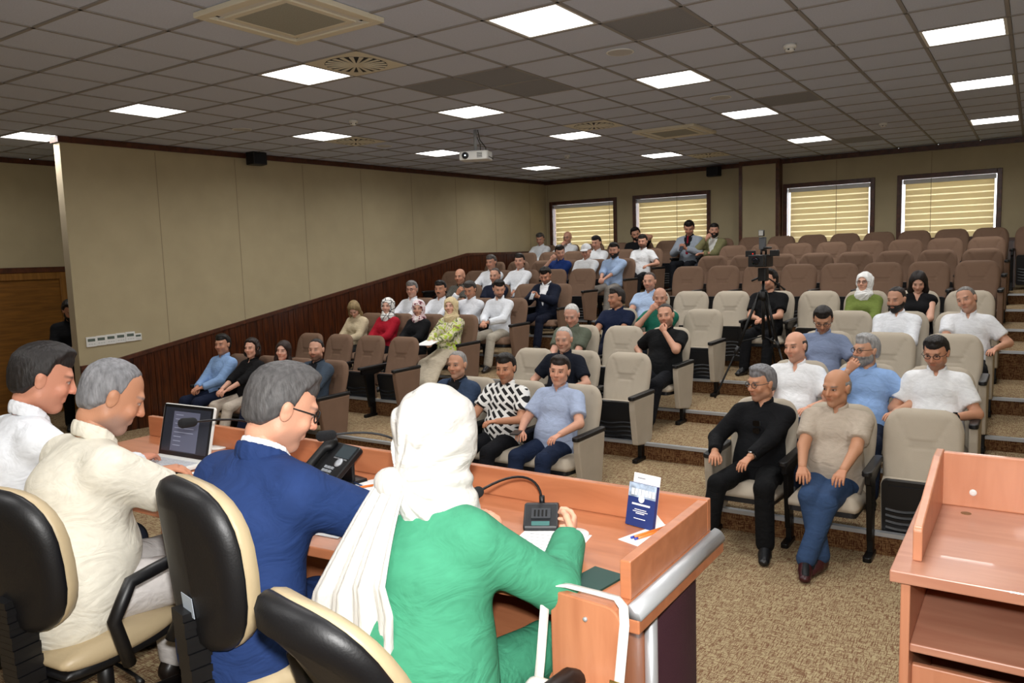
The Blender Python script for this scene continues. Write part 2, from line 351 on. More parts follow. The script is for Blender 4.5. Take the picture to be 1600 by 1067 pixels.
# ================================================================== auditorium chairs
UPH = {'cream': mat('cream_upholstery', 'b5aa99', .85, bump=.12, bscale=160, spec=.2, noise=.05, nscale=5),
       'brown': mat('brown_upholstery', '79604f', .85, bump=.12, bscale=160, spec=.2, noise=.06, nscale=5)}
M_shell = mat('chair_shell', '15171b', .42, bump=.1, bscale=200)
M_metal = mat('black_metal', '0b0b0c', .4, metal=.3)
def sm(x): x = min(1, max(0, x)); return x*x*(3-2*x)
def back_mesh(m):
    """padded backrest: rounded outline, stitched trapezoid head panel and a lower panel pressed into it"""
    nx, nz = 28, 40; vs = []; fs = []
    H0, H1 = .36, .97
    def halfw(t):               # t 0..1 bottom to top
        w = .225 + .022*sm(t*1.6)
        r = .16
        z = (1-t)*(H1-H0)
        if z < r: w -= .10*(1-math.sqrt(max(0, 1-((r-z)/r)**2)))*1.2
        return w
    def seg(px, pz, a, b):
        ax, az, bx, bz = *a, *b; dx, dz = bx-ax, bz-az; h = max(0, min(1, ((px-ax)*dx+(pz-az)*dz)/(dx*dx+dz*dz))); return math.hypot(px-ax-h*dx, pz-az-h*dz)
    def groove(x, t):
        x = abs(x); z = H0+t*(H1-H0); g = 9
        for a, b in (((.155, .91), (.085, .76)), ((0, .755), (.085, .755)), ((0, .725), (.07, .725)), ((.07, .725), (.075, .70)), ((.075, .70), (.085, .42))): g = min(g, seg(x, z, a, b))
        return math.exp(-(g/.0065)**2)
    for layer in (0, 1):
        for j in range(nz+1):
            t = j/nz; w = halfw(t)
            for i in range(nx+1):
                u = i/nx*2-1; x = u*w; z = H0+t*(H1-H0)
                edge = min(1, (1-abs(u))*5.0)*min(1, t*9+.0)*min(1, (1-t)*9)
                puff = math.sqrt(max(0, 1-(1-edge)**2))
                yb = -.12-(z-.40)*.30
                lum = .018*math.exp(-((t-.25)/.2)**2)
                y = yb+(.032+.012*(1-u*u)+lum)*puff - .012*groove(x, t)*puff if layer == 0 else yb-.03*puff-.004
                vs.append((x, y, z))
    n = (nx+1)*(nz+1)
    for j in range(nz):
        for i in range(nx):
            a = j*(nx+1)+i; fs.append((a, a+1, a+nx+2, a+nx+1)); fs.append((n+a, n+a+nx+1, n+a+nx+2, n+a+1))
    rim = [i for i in range(nx)] ; 
    def q(a, b): fs.append((a, n+a, n+b, b))
    for i in range(nx): q(i, i+1); q(nz*(nx+1)+i+1, nz*(nx+1)+i)
    for j in range(nz): q((j+1)*(nx+1), j*(nx+1)); q(j*(nx+1)+nx, (j+1)*(nx+1)+nx)
    return MB().add(vs, fs).mesh('backrest', m, True)
def pad_mesh(name, m, w, d, t, crown=.02, n=10):
    vs = []; fs = []
    for j in range(n+1):
        for i in range(n+1):
            u, v = i/n*2-1, j/n*2-1; e = min(1, (1-abs(u))*4)*min(1, (1-abs(v))*4); e = math.sqrt(max(0, 1-(1-e)**2))
            vs.append((u*w*(1-.06*(abs(v) > .9)), v*d, t*.35+(t*.65+crown*(1-u*u)*(1-v*v))*e))
    k = len(vs); vs += [(x, y, 0) for x, y, z in vs]
    for j in range(n):
        for i in range(n):
            a = j*(n+1)+i; fs.append((a, a+1, a+n+2, a+n+1)); fs.append((k+a, k+a+n+1, k+a+n+2, k+a+1))
    for i in range(n): fs += [(i, k+i, k+i+1, i+1), (n*(n+1)+i+1, k+n*(n+1)+i+1, k+n*(n+1)+i, n*(n+1)+i)]
    for j in range(n): a, b = j*(n+1), (j+1)*(n+1); fs += [(b, k+b, k+a, a), (a+n, k+a+n, k+b+n, b+n)]
    return MB().add(vs, fs).mesh(name, m, True)
CM = {}
def chair_meshes(c):
    if c in CM: return CM[c]
    m = UPH[c]; d = {}
    d['back'] = back_mesh(m)
    sh = MB().prism(rrect(-.20, .20, .34, .86, .05), -.03, 0, 'y'); 
    d['shell'] = MB().add([(x, -.155-(z-.40)*.30+y, z) for x, y, z in sh.v], sh.f).mesh('back_shell', M_shell, bevel=.008)
    d['seat'] = pad_mesh('seat', m, .225, .235, .085)
    un = MB(); un.prism(rrect(-.215, .215, -.225, .235, .035), -.035, .0, 'z')
    for k in range(5):
        y = -.17+k*.045; un.add([(-.19+.38*i/12, y+.012*math.sin(i/12*math.pi*2)+dy, -.035-h) for i in range(13) for dy, h in ((0, 0), (.012, .009), (.024, 0))], [(i*3+a, i*3+a+1, i*3+a+4, i*3+a+3) for i in range(12) for a in (0, 1)])
    un.box(-.17, .17, .06, .2, -.041, -.033)
    d['under'] = un.mesh('seat_underside', M_shell, bevel=0)
    # end panel (upholstered, tapering towards the floor) and slim inner stand
    ep = MB().prism([(-.20, .60), (.26, .60), (.255, .50), (.20, .17), (-.06, .13), (-.13, .17)], -.03, .03, 'x'); d['panel'] = ep.mesh('side_panel', m, bevel=.012)
    st = MB(); st.prism([(-.16, .60), (.24, .60), (.24, .54), (.19, .52), (.13, .12), (.03, .12), (.03, .52), (-.16, .56)], -.018, .018, 'x'); d['stand'] = st.mesh('arm_stand', M_metal, bevel=.004)
    ar = MB().prism(rrect(-.032, .032, -.22, .285, .028), .60, .635, 'z'); d['arm'] = ar.mesh('armrest', M_black, bevel=.008)
    lg = MB(); lg.box(-.02, .02, .03, .10, .03, .18); lg.prism(rrect(-.028, .028, -.06, .22, .02), 0, .034, 'z'); d['leg'] = lg.mesh('leg', M_metal, bevel=.005)
    CM[c] = d; return d
PITCH_X = .54
def chair(x, yb, z, c, folded, end_r=False, end_l=False, label='', group=None, rz=math.pi, half=.268):
    """chair facing the stage; `yb` is where the top of its back is; end_r/end_l: end panels on its own right / left"""
    d = chair_meshes(c); e = tag(empty('auditorium_chair', (x, yb-.30, z), rz), label, 'chair', group)
    ob('backrest', d['back'], e); ob('back_shell', d['shell'], e)
    if folded:
        R_ = Matrix.Translation((0, -.035, .305)) @ Matrix.Rotation(math.radians(80), 4, 'X')
    else: R_ = Matrix.Translation((0, .10, .345)) @ Matrix.Rotation(math.radians(4), 4, 'X')
    s = ob('seat', d['seat'], e); s.matrix_local = R_
    ob('seat_underside', d['under'], s)
    sides = [(half, end_r)] + ([(-half, end_l)] if end_l is not None else [])
    for sx, pan in sides:
        o = ob('side_panel' if pan else 'arm_stand', d['panel'] if pan else d['stand'], e); o.location = (sx, 0, 0)
        ob('armrest', d['arm'], o)
        ob('leg', d['leg'], o)
    return e
# ---- seating plan: (block, row) -> list of x, listed from the wall-side end to the right end
COLR = [-.60-.535*i for i in range(8)]
def lend(k): return [-6.75, -6.58, -6.42, -6.30, -6.15, -6.16, -5.94, -5.88][k]
PLAN = []                        # (block,row k0,x,colour)
for k in range(4):
    PLAN.append(('R', k, [COLR[2], COLR[1], COLR[0]], 'cream')); PLAN.append(('C', k, [-4.40, -3.85, -3.30], 'cream'))
PLAN.append(('R', 4, [-4.40, -3.85, -3.30] + COLR[4::-1], 'cream'))
for k in (5, 6, 7): PLAN.append(('R', k, COLR[7::-1], 'brown'))
PLAN.append(('R', 8, [-8.73, -8.18, -7.6, -7.05, -6.52, -5.98, -5.43, -4.92] + COLR[7::-1] + [-.03], 'brown'))
for k in range(5): PLAN.append(('L', k, [lend(k)-.57*i for i in range(4)][::-1], 'brown'))
for k in (5, 6, 7): PLAN.append(('L', k, [lend(k)-.54*i for i in range(6)][::-1], 'brown'))
def rowpos(b, k): return (ROWY[k]+LDY, LZ[k]) if b == 'L' and k < 5 else (ROWY[k], ROWZ[k])
OCC = {}                         # (block,row,index) -> phrase naming the sitter; filled by the people table below
def build_chairs():
    seats = {(b, k, i): x for b, k, xs, c in PLAN for i, x in enumerate(xs)}
    used = set()
    def near(b, k, x, dk):
        best = [(abs(seats[q]-x), q) for q in OCC if q[1] == k+dk and abs(seats[q]-x) < .3]
        return OCC[min(best)[1]] if best else None
    def name_empty(b, k, i, n, nm, end):
        x = seats[(b, k, i)]; l, r = OCC.get((b, k, i-1)), OCC.get((b, k, i+1)); c = []
        if l and r: c.append(f'empty {nm} seat between {l} and {r}')
        for w in (l, r):
            if w: c.append(f'empty {nm} auditorium seat beside {w}')
        f, h = near(b, k, x, -1), near(b, k, x, 1)
        if f: c.append(f'empty {nm} auditorium seat directly behind {f}')
        if h: c.append(f'empty {nm} auditorium seat directly in front of {h}')
        for q in c:
            if q not in used and len(q.split()) <= 16: used.add(q); return q, f'empty {nm} auditorium seats'
        return f'empty {nm} auditorium seat, tipped up' + (', with an upholstered end panel at the aisle' if end else ' in a row of empty seats'), f'empty {nm} auditorium seats' + (' at row ends' if end else ' in rows')
    for b, k, xs, c in PLAN:
        y, z = rowpos(b, k)
        for i, x in enumerate(xs):      # chairs face -y, so their own right side is towards -x
            last = i == len(xs)-1; first = i == 0; who = OCC.get((b, k, i)); wallside = b == 'L' and first
            if who: lab, grp = f'{c} auditorium seat occupied by {who}', 'occupied auditorium seats'
            else: lab, grp = name_empty(b, k, i, len(xs), c, last or (first and not wallside))
            chair(x, y, z, c, not who, end_r=(first and not wallside), end_l=(True if last else None), label=lab, group=grp, half=.268 if b != 'L' else .278)
# ================================================================== people: smooth implicit bodies turned into meshes
def V3(*a): return np.array(a, float)
def nrmz(v): v = np.asarray(v, float); return v/max(1e-9, np.linalg.norm(v))
class Sdf:
    """smooth union of tapered (elliptic) capsules and ellipsoids, with cuts; polygonised by surface nets"""
    def __init__(s): s.p = []; s.cuts = []; s.mods = []
    def cap(s, a, b, ra, rb, k=.02): s.p.append(('c', np.array(a, float), np.array(b, float), ra, rb, k, max(ra, rb))); return s
    def flat(s, a, b, ra, rb, k=.02): s.p.append(('f', np.array(a, float), np.array(b, float), ra, rb, k, max(ra, rb))); return s
    def ecap(s, a, b, ra, rb, right, k=.03):        # ra=(half width, half depth)
        s.p.append(('e', np.array(a, float), np.array(b, float), ra, rb, k, max(*ra, *rb), nrmz(right))); return s
    def ell(s, c, r, k=.015, rot=None): s.p.append(('l', np.array(c, float), np.array(c, float), np.array(r, float), rot, k, max(r))); return s
    def sub(s, fn): s.cuts.append(fn); return s
    def mesh(s, cell, infl=0.0):
        lo = np.min([np.minimum(q[1], q[2])-q[6] for q in s.p], 0)-infl-2.2*cell; hi = np.max([np.maximum(q[1], q[2])+q[6] for q in s.p], 0)+infl+2.2*cell
        n = np.ceil((hi-lo)/cell).astype(int)+1
        ax = [lo[i]+cell*np.arange(n[i]) for i in range(3)]
        D = np.full(n, .3, np.float32)
        for q in s.p:
            pad = q[6]+infl+q[5]+3*cell
            l = np.maximum(0, np.floor((np.minimum(q[1], q[2])-pad-lo)/cell).astype(int)); h = np.minimum(n, np.ceil((np.maximum(q[1], q[2])+pad-lo)/cell).astype(int)+1)
            sl = tuple(slice(l[i], h[i]) for i in range(3))
            X, Y, Z = ax[0][sl[0]][:, None, None], ax[1][sl[1]][None, :, None], ax[2][sl[2]][None, None, :]
            if q[0] == 'l':
                x, y, z = X-q[1][0], Y-q[1][1], Z-q[1][2]
                if q[4] is not None: Rm = q[4]; x, y, z = Rm[0][0]*x+Rm[1][0]*y+Rm[2][0]*z, Rm[0][1]*x+Rm[1][1]*y+Rm[2][1]*z, Rm[0][2]*x+Rm[1][2]*y+Rm[2][2]*z
                r = q[3]; k0 = np.sqrt((x/r[0])**2+(y/r[1])**2+(z/r[2])**2); k1 = np.sqrt((x/r[0]**2)**2+(y/r[1]**2)**2+(z/r[2]**2)**2)
                d = k0*(k0-1)/np.maximum(k1, 1e-6)
            else:
                a, b = q[1], q[2]; ba = b-a; L2 = max(1e-9, ba@ba)
                x, y, z = X-a[0], Y-a[1], Z-a[2]
                tt = (x*ba[0]+y*ba[1]+z*ba[2])/L2; t = np.clip(tt, 0, 1)
                qx, qy, qz = x-t*ba[0], y-t*ba[1], z-t*ba[2]
                if q[0] in 'cf':
                    d = np.sqrt(qx*qx+qy*qy+qz*qz)-(q[3]+(q[4]-q[3])*t)
                    if q[0] == 'f': d = np.maximum(d, (tt-1)*math.sqrt(L2))
                else:
                    axd = ba/math.sqrt(L2); ri = q[7]-axd*(q[7]@axd); ri = nrmz(ri); fw = np.cross(axd, ri)
                    u = qx*ri[0]+qy*ri[1]+qz*ri[2]; v = qx*fw[0]+qy*fw[1]+qz*fw[2]; w = qx*axd[0]+qy*axd[1]+qz*axd[2]
                    rx = q[3][0]+(q[4][0]-q[3][0])*t; ry = q[3][1]+(q[4][1]-q[3][1])*t; rm = np.minimum(rx, ry)
                    k0 = np.sqrt((u/rx)**2+(v/ry)**2+(w/rm)**2); k1 = np.sqrt((u/rx**2)**2+(v/ry**2)**2+(w/rm**2)**2)
                    d = np.where(k0 < 1e-4, -rm, k0*(k0-1)/np.maximum(k1, 1e-6))
            d = d-infl; o = D[sl]; k = q[5]
            hh = np.clip(.5+.5*(o-d)/k, 0, 1); D[sl] = o*(1-hh)+d*hh-k*hh*(1-hh)
        X, Y, Z = np.meshgrid(*ax, indexing='ij', sparse=True)
        for fn in s.mods: D = fn(D, X, Y, Z)
        for fn in s.cuts: D = np.maximum(D, fn(X, Y, Z))
        return nets(D, lo, cell)
def nets(D, lo, cell):
    D = np.where(np.abs(D) < 1e-7, 1e-7, D); S = D < 0
    c = np.zeros(np.array(D.shape)-1, np.int8)
    for i in (0, 1):
        for j in (0, 1):
            for k in (0, 1): c += S[i:S.shape[0]-1+i, j:S.shape[1]-1+j, k:S.shape[2]-1+k]
    act = (c > 0) & (c < 8); I = np.argwhere(act)
    idx = -np.ones(act.shape, np.int64); idx[act] = np.arange(len(I))
    acc = np.zeros((len(I), 3)); cnt = np.zeros(len(I))
    cr = [(i, j, k) for i in (0, 1) for j in (0, 1) for k in (0, 1)]
    for a in cr:
        for axn in range(3):
            if a[axn]: continue
            b = list(a); b[axn] = 1
            da = D[I[:, 0]+a[0], I[:, 1]+a[1], I[:, 2]+a[2]]; db = D[I[:, 0]+b[0], I[:, 1]+b[1], I[:, 2]+b[2]]
            m = (da < 0) != (db < 0); t = np.where(m, da/np.where(m, da-db, 1), 0)
            p = np.tile(np.array(a, float), (len(I), 1)); p[:, axn] += t
            acc[m] += p[m]; cnt[m] += 1
    Vt = lo+cell*(I+acc/np.maximum(cnt, 1)[:, None])
    Fs = []
    for axn in range(3):
        sl0 = [slice(None)]*3; sl1 = [slice(None)]*3; sl0[axn] = slice(0, -1); sl1[axn] = slice(1, None)
        A, B = S[tuple(sl0)], S[tuple(sl1)]; E = np.argwhere(A != B)
        o1, o2 = [a for a in range(3) if a != axn]
        ok = (E[:, o1] > 0) & (E[:, o2] > 0) & (E[:, o1] < act.shape[o1]) & (E[:, o2] < act.shape[o2]); E = E[ok]
        def at(d1, d2):
            q = E.copy(); q[:, o1] += d1; q[:, o2] += d2; return idx[q[:, 0], q[:, 1], q[:, 2]]
        Q = np.stack([at(-1, -1), at(0, -1), at(0, 0), at(-1, 0)], 1)
        fl = A[E[:, 0], E[:, 1], E[:, 2]]
        if axn == 1: fl = ~fl
        Q[~fl] = Q[~fl][:, ::-1]; Fs.append(Q)
    return Vt, np.concatenate(Fs)
def mesh_np(name, Vt, Q, m, col=None):
    me = bpy.data.meshes.new(name); me.vertices.add(len(Vt)); me.vertices.foreach_set('co', np.ascontiguousarray(Vt, np.float32).ravel())
    me.loops.add(Q.size); me.loops.foreach_set('vertex_index', Q.astype(np.int32).ravel())
    me.polygons.add(len(Q)); me.polygons.foreach_set('loop_start', np.arange(0, Q.size, 4, dtype=np.int32))
    me.polygons.foreach_set('use_smooth', np.ones(len(Q), bool)); me.update(calc_edges=True); me.validate()
    if m is not None: me.materials.append(m)
    if col is not None:
        a = me.color_attributes.new('Col', 'FLOAT_COLOR', 'POINT'); a.data.foreach_set('color', np.c_[col, np.ones(len(col))].astype(np.float32).ravel())
    return me
M_skin = mat('skin', 'c09070', .5, attr='Col', spec=.35, bump=.08, bscale=180)
M_skin.node_tree.nodes['Principled BSDF'].inputs['Subsurface Weight'].default_value = .0
# ---- head (local: Y forward, Z up, origin in the middle of the skull), made once per resolution
def head_sdf(fem=False):
    s = Sdf(); w = .93 if fem else 1
    s.ell((0, -.014, .036), (.077*w, .097, .086), .02); s.ell((0, .02, -.03), (.062*w, .074, .086), .03)
    s.cap((-.046*w, .0, -.062), (0, .055, -.098), .022, .020, .025); s.cap((.046*w, .0, -.062), (0, .055, -.098), .022, .020, .025)
    s.ell((0, .066, -.098), (.02, .018, .016), .02)
    s.cap((-.034, .078, .028), (.034, .078, .028), .013, .013, .015)
    s.ell((-.04, .066, -.028), (.022, .018, .02), .02); s.ell((.04, .066, -.028), (.022, .018, .02), .02)
    return s
HEADS = {}
def head_template(cell, fem=False):
    if (cell, fem) in HEADS: return HEADS[(cell, fem)]
    s = head_sdf(fem)
    s.sub(lambda X, Y, Z: .015-np.sqrt((X-.033)**2+((Y-.104)*.9)**2+((Z-.008)*1.35)**2)+.004); s.sub(lambda X, Y, Z: .015-np.sqrt((X+.033)**2+((Y-.104)*.9)**2+((Z-.008)*1.35)**2)+.004)
    V1, Q1 = s.mesh(cell)
    f = Sdf()
    f.p = list(s.p)
    f.cap((0, .088, .018), (0, .110, -.026), .0075, .0115, .008); f.ell((-.012, .1, -.03), (.008, .009, .007), .005); f.ell((.012, .1, -.03), (.008, .009, .007), .005)
    f.cap((-.02, .084, -.0575), (.02, .084, -.0575), .0065, .0065, .006); f.cap((-.017, .084, -.067), (.017, .084, -.067), .007, .007, .006)
    for sx in (-1, 1):
        f.ell((sx*.032, .0745, .006), (.0135, .0135, .0115), .003)
        f.ell((sx*.079, -.008, -.005), (.009, .019, .031), .006); f.ell((sx*.084, -.014, .008), (.009, .014, .018), .006)
    f.cap((0, -.022, -.05), (0, -.028, -.088), .051 if not fem else .044, .050 if not fem else .043, .03)
    for sx in (-1, 1): f.sub((lambda q: lambda X, Y, Z: np.minimum(.0125-np.sqrt((X-q*.033)**2*.6+(Y-.1015)**2+((Z-.008)*1.2)**2), 1))(sx))
    Vt, Q = f.mesh(cell)
    HEADS[(cell, fem)] = (Vt, Q); return Vt, Q
def head_colors(Vt, skin, hairc, brow=1, stubble=0, lips=(.78, .5, .47), fem=False):
    sk = np.array(lin(skin)); C = np.tile(sk, (len(Vt), 1)); x, y, z = Vt.T
    ax = np.abs(x); hc = np.array(lin(hairc))
    def mixin(m, c, a):
        m = (m*a)[:, None]; C[:] = C*(1-m)+np.array(c)*m
    ck = np.exp(-(((ax-.042)/.02)**2+((z+.03)/.02)**2))*(y > .03); mixin(ck, sk*np.array([1.08, .86, .82]), .6)
    mixin((y > .09)*np.exp(-((z+.03)/.018)**2), sk*np.array([1.06, .84, .8]), .5)
    if stubble:
        m = 1/(1+np.exp((z+.052+.9*np.maximum(0, .03-y))/.008))*(y > -.03)*(z > -.125)
        m = np.maximum(m, np.exp(-((z+.047)/.007)**2)*(ax < .03)*(y > .06)); mixin(m, hc, stubble)
    lm = np.exp(-(((z+.062)/.0085)**2+(ax/.021)**4))*(y > .075); mixin(lm, sk*np.array(lips), .9)
    bm = np.exp(-(((z-.0275-.12*(ax-.033)*0)/.0048)**2+((ax-.034)/.017)**4))*(y > .06); mixin(np.minimum(1, bm*1.3), hc*.7, .85*brow)
    r = np.sqrt((ax-.032)**2+((z-.006)*2.1)**2); ri = np.sqrt((ax-.032)**2+(z-.006)**2); ey = (y > .072)
    mixin((r < .0125)*ey*1.0, (.50, .46, .43), 1); mixin((ri < .0066)*(r < .0125)*ey*1.0, (.03, .018, .012), 1)
    mixin(np.exp(-((r-.0138)/.0025)**2)*ey*(z > .004), hc*.35, .9); mixin(np.exp(-((r-.018)/.006)**2)*ey, sk*np.array([.72, .62, .6]), .5)
    return C
# ---- hands (wrist at origin, fingers along +Y, palm towards -Z, thumb on -X side: a right hand)
HANDS = {}
def hand_template(cell, curl, spread=1.0):
    key = (cell, curl, spread)
    if key in HANDS: return HANDS[key]
    s = Sdf(); fat = 1.0 if cell < .006 else 1.15
    s.ecap((0, -.01, 0), (.0, .085, 0), (.026, .019), (.041, .014), (1, 0, 0), .015)
    for i, (x, ln) in enumerate(((-.031, .072), (-.010, .080), (.011, .075), (.031, .060))):
        p = np.array([x, .086-.004*abs(i-1.3), 0]); ang = -.1-curl*.55; dx = (i-1.5)*.07*spread*(1-curl*.5)
        for j, fr in enumerate((.44, .32, .24)):
            d = np.array([dx, math.cos(ang), math.sin(ang)]); q = p+nrmz(d)*ln*fr; r = (.0098-.0011*j)*fat; s.cap(p, q, r, r-.0008, .004); p = q; ang -= curl*.85
    p = np.array([-.026, .022, -.004]); ang = .75-.3*curl
    for j, (ln, r) in enumerate(((.042, .0125), (.032, .0105), (.026, .0095))):
        d = np.array([-math.sin(ang), math.cos(ang), -.35-.3*curl]); q = p+nrmz(d)*ln; s.cap(p, q, r*fat, (r-.0008)*fat, .008); p = q; ang -= .25+.4*curl
    HANDS[key] = s.mesh(cell); return HANDS[key]
def ik(a, c, l1, l2, pole):
    a, c = np.array(a, float), np.array(c, float); d = c-a; L = np.linalg.norm(d)
    if L > (l1+l2)*.995: c = a+d/L*(l1+l2)*.995; d = c-a; L = np.linalg.norm(d)
    L = max(L, abs(l1-l2)+.01)
    x = (l1*l1-l2*l2+L*L)/(2*L); h = math.sqrt(max(0, l1*l1-x*x)); u = nrmz(d); p = np.array(pole, float); p = nrmz(p-u*(p@u))
    return a+u*x+p*h, c
def rotm(yaw, pitch, roll=0):       # yaw: turn to own left +, pitch: look up +
    return np.array((Matrix.Rotation(yaw, 3, 'Z') @ Matrix.Rotation(pitch, 3, 'X') @ Matrix.Rotation(roll, 3, 'Y')))
CL = {}
def clm(key, col, **k):
    return cloth(key, col, **k)
HAIRM = lambda c: mat('hair_'+c, c, .55, noise=.35, nscale=70, bump=.6, bscale=120, stretch=(1, 1, .3), spec=.4, bdist=.006)
M_lens = bpy.data.materials.new('spectacle_lens'); M_lens.use_nodes = True
_b = M_lens.node_tree.nodes['Principled BSDF']; _b.inputs['Transmission Weight'].default_value = 1; _b.inputs['Roughness'].default_value = .02; _b.inputs['IOR'].default_value = 1.03
def lighten(c):
    r = [int(c[i:i+2], 16) for i in (0, 2, 4)]; return '%02x%02x%02x' % tuple(min(255, int(v*1.09+4)) for v in r)
def person(label, loc, rz, seat=.44, res=.016, stand=False, H=1.75, girth=1.0, belly=0.0, lean=-.22, bend=.05, side=0.0,
           head=(0, 0, 0), neck=.0, hr=None, hl=None, fr=None, fl=None, palm_r=None, palm_l=None, curl=(.45, .45), elbow=(None, None),
           skin='b98a6b', hair='short', hairc='1c1613', stubble=.25, beard=None, mustache=None, glasses=None, fem=False,
           top='ffffff', topn=None, sleeve='short', collar=True, vneck=.0, bottom='1c1f28', skirt=False, shoe='141212',
           jacket=None, inner=None, tie=None, scarf=None, scarf2=None, cap_=None, watch=None, topmat=None, group=None, barefoot=False, hsc=1.0):
    """one person: continuous body mesh; clothes, hair and accessories are child parts"""
    root = tag(empty('person', loc, rz), label, 'person', group); skin = lighten(skin)
    s = H/1.75; g = girth; hc = .0045 if res < .012 else (.0055 if res < .0155 else .0075)
    up = V3(0, 0, 1); X = V3(1, 0, 0)
    hip = V3(0, 0, seat+.085*s) if not stand else V3(0, 0, .93*s)
    def sd(a, sid=side): return nrmz(V3(math.sin(sid), math.sin(-a)*-1*0+math.sin(a), math.cos(a)))   # lean>0 forward
    d1, d2 = sd(lean), sd(lean+bend*3)
    waist = hip+d1*.17*s; chest = waist+nrmz(d1+d2)*.19*s; nb = chest+d2*.17*s
    nd = nrmz(d2*.7+up*.5+V3(0, neck, 0))
    R = rotm(*head)
    hcen = nb+nd*.115*s+R@V3(0, .018, .055)*1.0*s+V3(0, .008, 0)
    sw = (.172 if not fem else .15)*s*(.9+.1*g)
    shr = chest+d2*.088*s+X*sw; shl = chest+d2*.088*s-X*sw
    # limbs
    l1, l2 = .285*s, .25*s
    hr = V3(*(hr if hr is not None else (.13, .36, seat+.20))); hl = V3(*(hl if hl is not None else (-.13, .36, seat+.20)))
    er, wr = ik(shr, hr, l1, l2, elbow[0] or (1, -.7, -.5)); el, wl_ = ik(shl, hl, l1, l2, elbow[1] or (-1, -.7, -.5))
    hj = .088*s
    fr = V3(*(fr if fr is not None else (.13, .50, .085))); fl = V3(*(fl if fl is not None else (-.13, .50, .085)))
    kr, ar = ik(hip+X*hj, fr, .43*s, .42*s, (0.15, 1, .9)); kl, al = ik(hip-X*hj, fl, .43*s, .42*s, (-.15, 1, .9))
    def torso(q, inf, low=True):
        if low: q.ecap(hip-d1*.03, hip+d1*.06*s, (.165*s*g+inf, .118*s*g+inf), (.168*s*g+inf, .118*s*g+inf), X, .04)
        q.ecap(hip+d1*.05*s, waist, (.16*s*g+inf, .115*s*g+inf), (.150*s*g+inf, .108*s*g+inf), X, .05)
        q.ecap(waist, chest, (.150*s*g+inf, .108*s*g+inf), (.165*s*(.6+.4*g)+inf, .112*s*(.5+.5*g)+inf), X, .05)
        q.ecap(chest, chest+d2*.10*s, (.165*s*(.6+.4*g)+inf, .112*s*(.5+.5*g)+inf), (.135*s+inf, .078*s+inf), X, .05)
        if belly: q.ell(waist+np.cross(X, d1)*-1*-.0+V3(0, .045+.028*belly, -.03), (.135*s*g+inf, .09*s*g+.028*belly+inf, .13*s+inf), .06)
        if fem: q.ell(chest+V3(.065, .085, -.01), (.062+inf, .05+inf, .06+inf), .03); q.ell(chest+V3(-.065, .085, -.01), (.062+inf, .05+inf, .06+inf), .03)
        q.cap(shr, shl, .052*s+inf, .052*s+inf, .045)
        for S_ in (shr, shl): q.cap(nb-nd*.042, nb*.35+S_*.65-nd*.008, .040*s+inf, .044*s+inf, .045)
    def arm(q, inf, frac=1.0, which=(0, 1), flat=False):
        for n_, (S0, E0, W0) in enumerate(((shr, er, wr), (shl, el, wl_))):
            if n_ not in which: continue
            gg = .75+.25*g; e_ = S0+(E0-S0)*min(1, frac*2)
            (q.flat if flat and frac <= .5 else q.cap)(S0, e_, .053*s*gg+inf, (.053-.011*min(1, frac*2))*s*gg+inf, .03)
            if frac > .5: w_ = E0+(W0-E0)*(frac*2-1); (q.flat if flat else q.cap)(E0, w_, .041*s*gg+inf, (.041-.013*(frac*2-1))*s*gg+inf, .02)
    def legs(q, inf, low=1.0, flare=0):
        q.ecap(hip-d1*.02, hip+d1*.05, (.165*s*g+inf, .115*s*g+inf), (.16*s*g+inf, .11*s*g+inf), X, .04)
        for J, K, A in ((hip+X*hj, kr, ar), (hip-X*hj, kl, al)):
            q.cap(J, K, .083*s*(.5+.5*g)+inf, .058*s*(.6+.4*g)+inf, .03); q.cap(K, K+(A-K)*low, .056*s*(.6+.4*g)+inf, .041*s+inf+flare, .02)
    # --- body
    b = Sdf(); torso(b, -.006); arm(b, 0); legs(b, -.004)
    b.cap(nb-d2*.02, hcen+R@V3(0, -.03, -.08)*s, (.055 if not fem else .046)*s, (.052 if not fem else .044)*s, .03)
    for A, K in ((ar, kr), (al, kl)):
        fd = nrmz(V3((A-K)[0]*.0+.25*(1 if A is ar else -1), 1, 0)); b.cap(A, A+fd*.15*s+V3(0, 0, -.045), .036*s, .026*s, .02); b.ell(A+V3(0, 0, -.03)-fd*.02, (.03, .03, .03), .02)
    Vb, Qb = b.mesh(max(res, .012)); Cb = np.tile(lin(skin), (len(Vb), 1))
    if not fem or not skirt: Cb[Vb[:, 2] < min(fr[2], fl[2])+.10] = lin('17181b')
    Vs, Qs, Cs = [Vb], [Qb], [Cb]; n0 = len(Vb)
    Vh, Qh = head_template(hc, fem); Ch = head_colors(Vh, skin, hairc if hair not in ('none',) else '4a4038', stubble=stubble if not fem else 0, fem=fem)
    hs = (1.10*s if not fem else 1.04*s)*hsc
    Vs.append((Vh*hs)@R.T+hcen); Qs.append(Qh+n0); Cs.append(Ch); n0 += len(Vh)
    hand_pos = []
    for sd_, W0, E0, pal, cu in ((1, wr, er, palm_r, curl[0]), (-1, wl_, el, palm_l, curl[1])):
        Vn, Qn = hand_template(hc, cu); y = nrmz(W0-E0); z = -V3(*(pal if pal is not None else (0, 0, -1))); z = nrmz(z-y*(z@y)); x = np.cross(y, z)
        Vn2 = Vn.copy()
        if sd_ < 0: Vn2[:, 0] *= -1; Qn = Qn[:, ::-1]
        hsz = (.96 if not fem else .86)*s
        P_ = (Vn2*hsz)@np.stack([x, y, z]) + W0 + y*.0; Vs.append(P_); Qs.append(Qn+n0); Cs.append(np.tile(np.array(lin(skin))*np.array([1.02, .95, .93]), (len(P_), 1))); n0 += len(P_)
        hand_pos.append((W0, y, z, x))
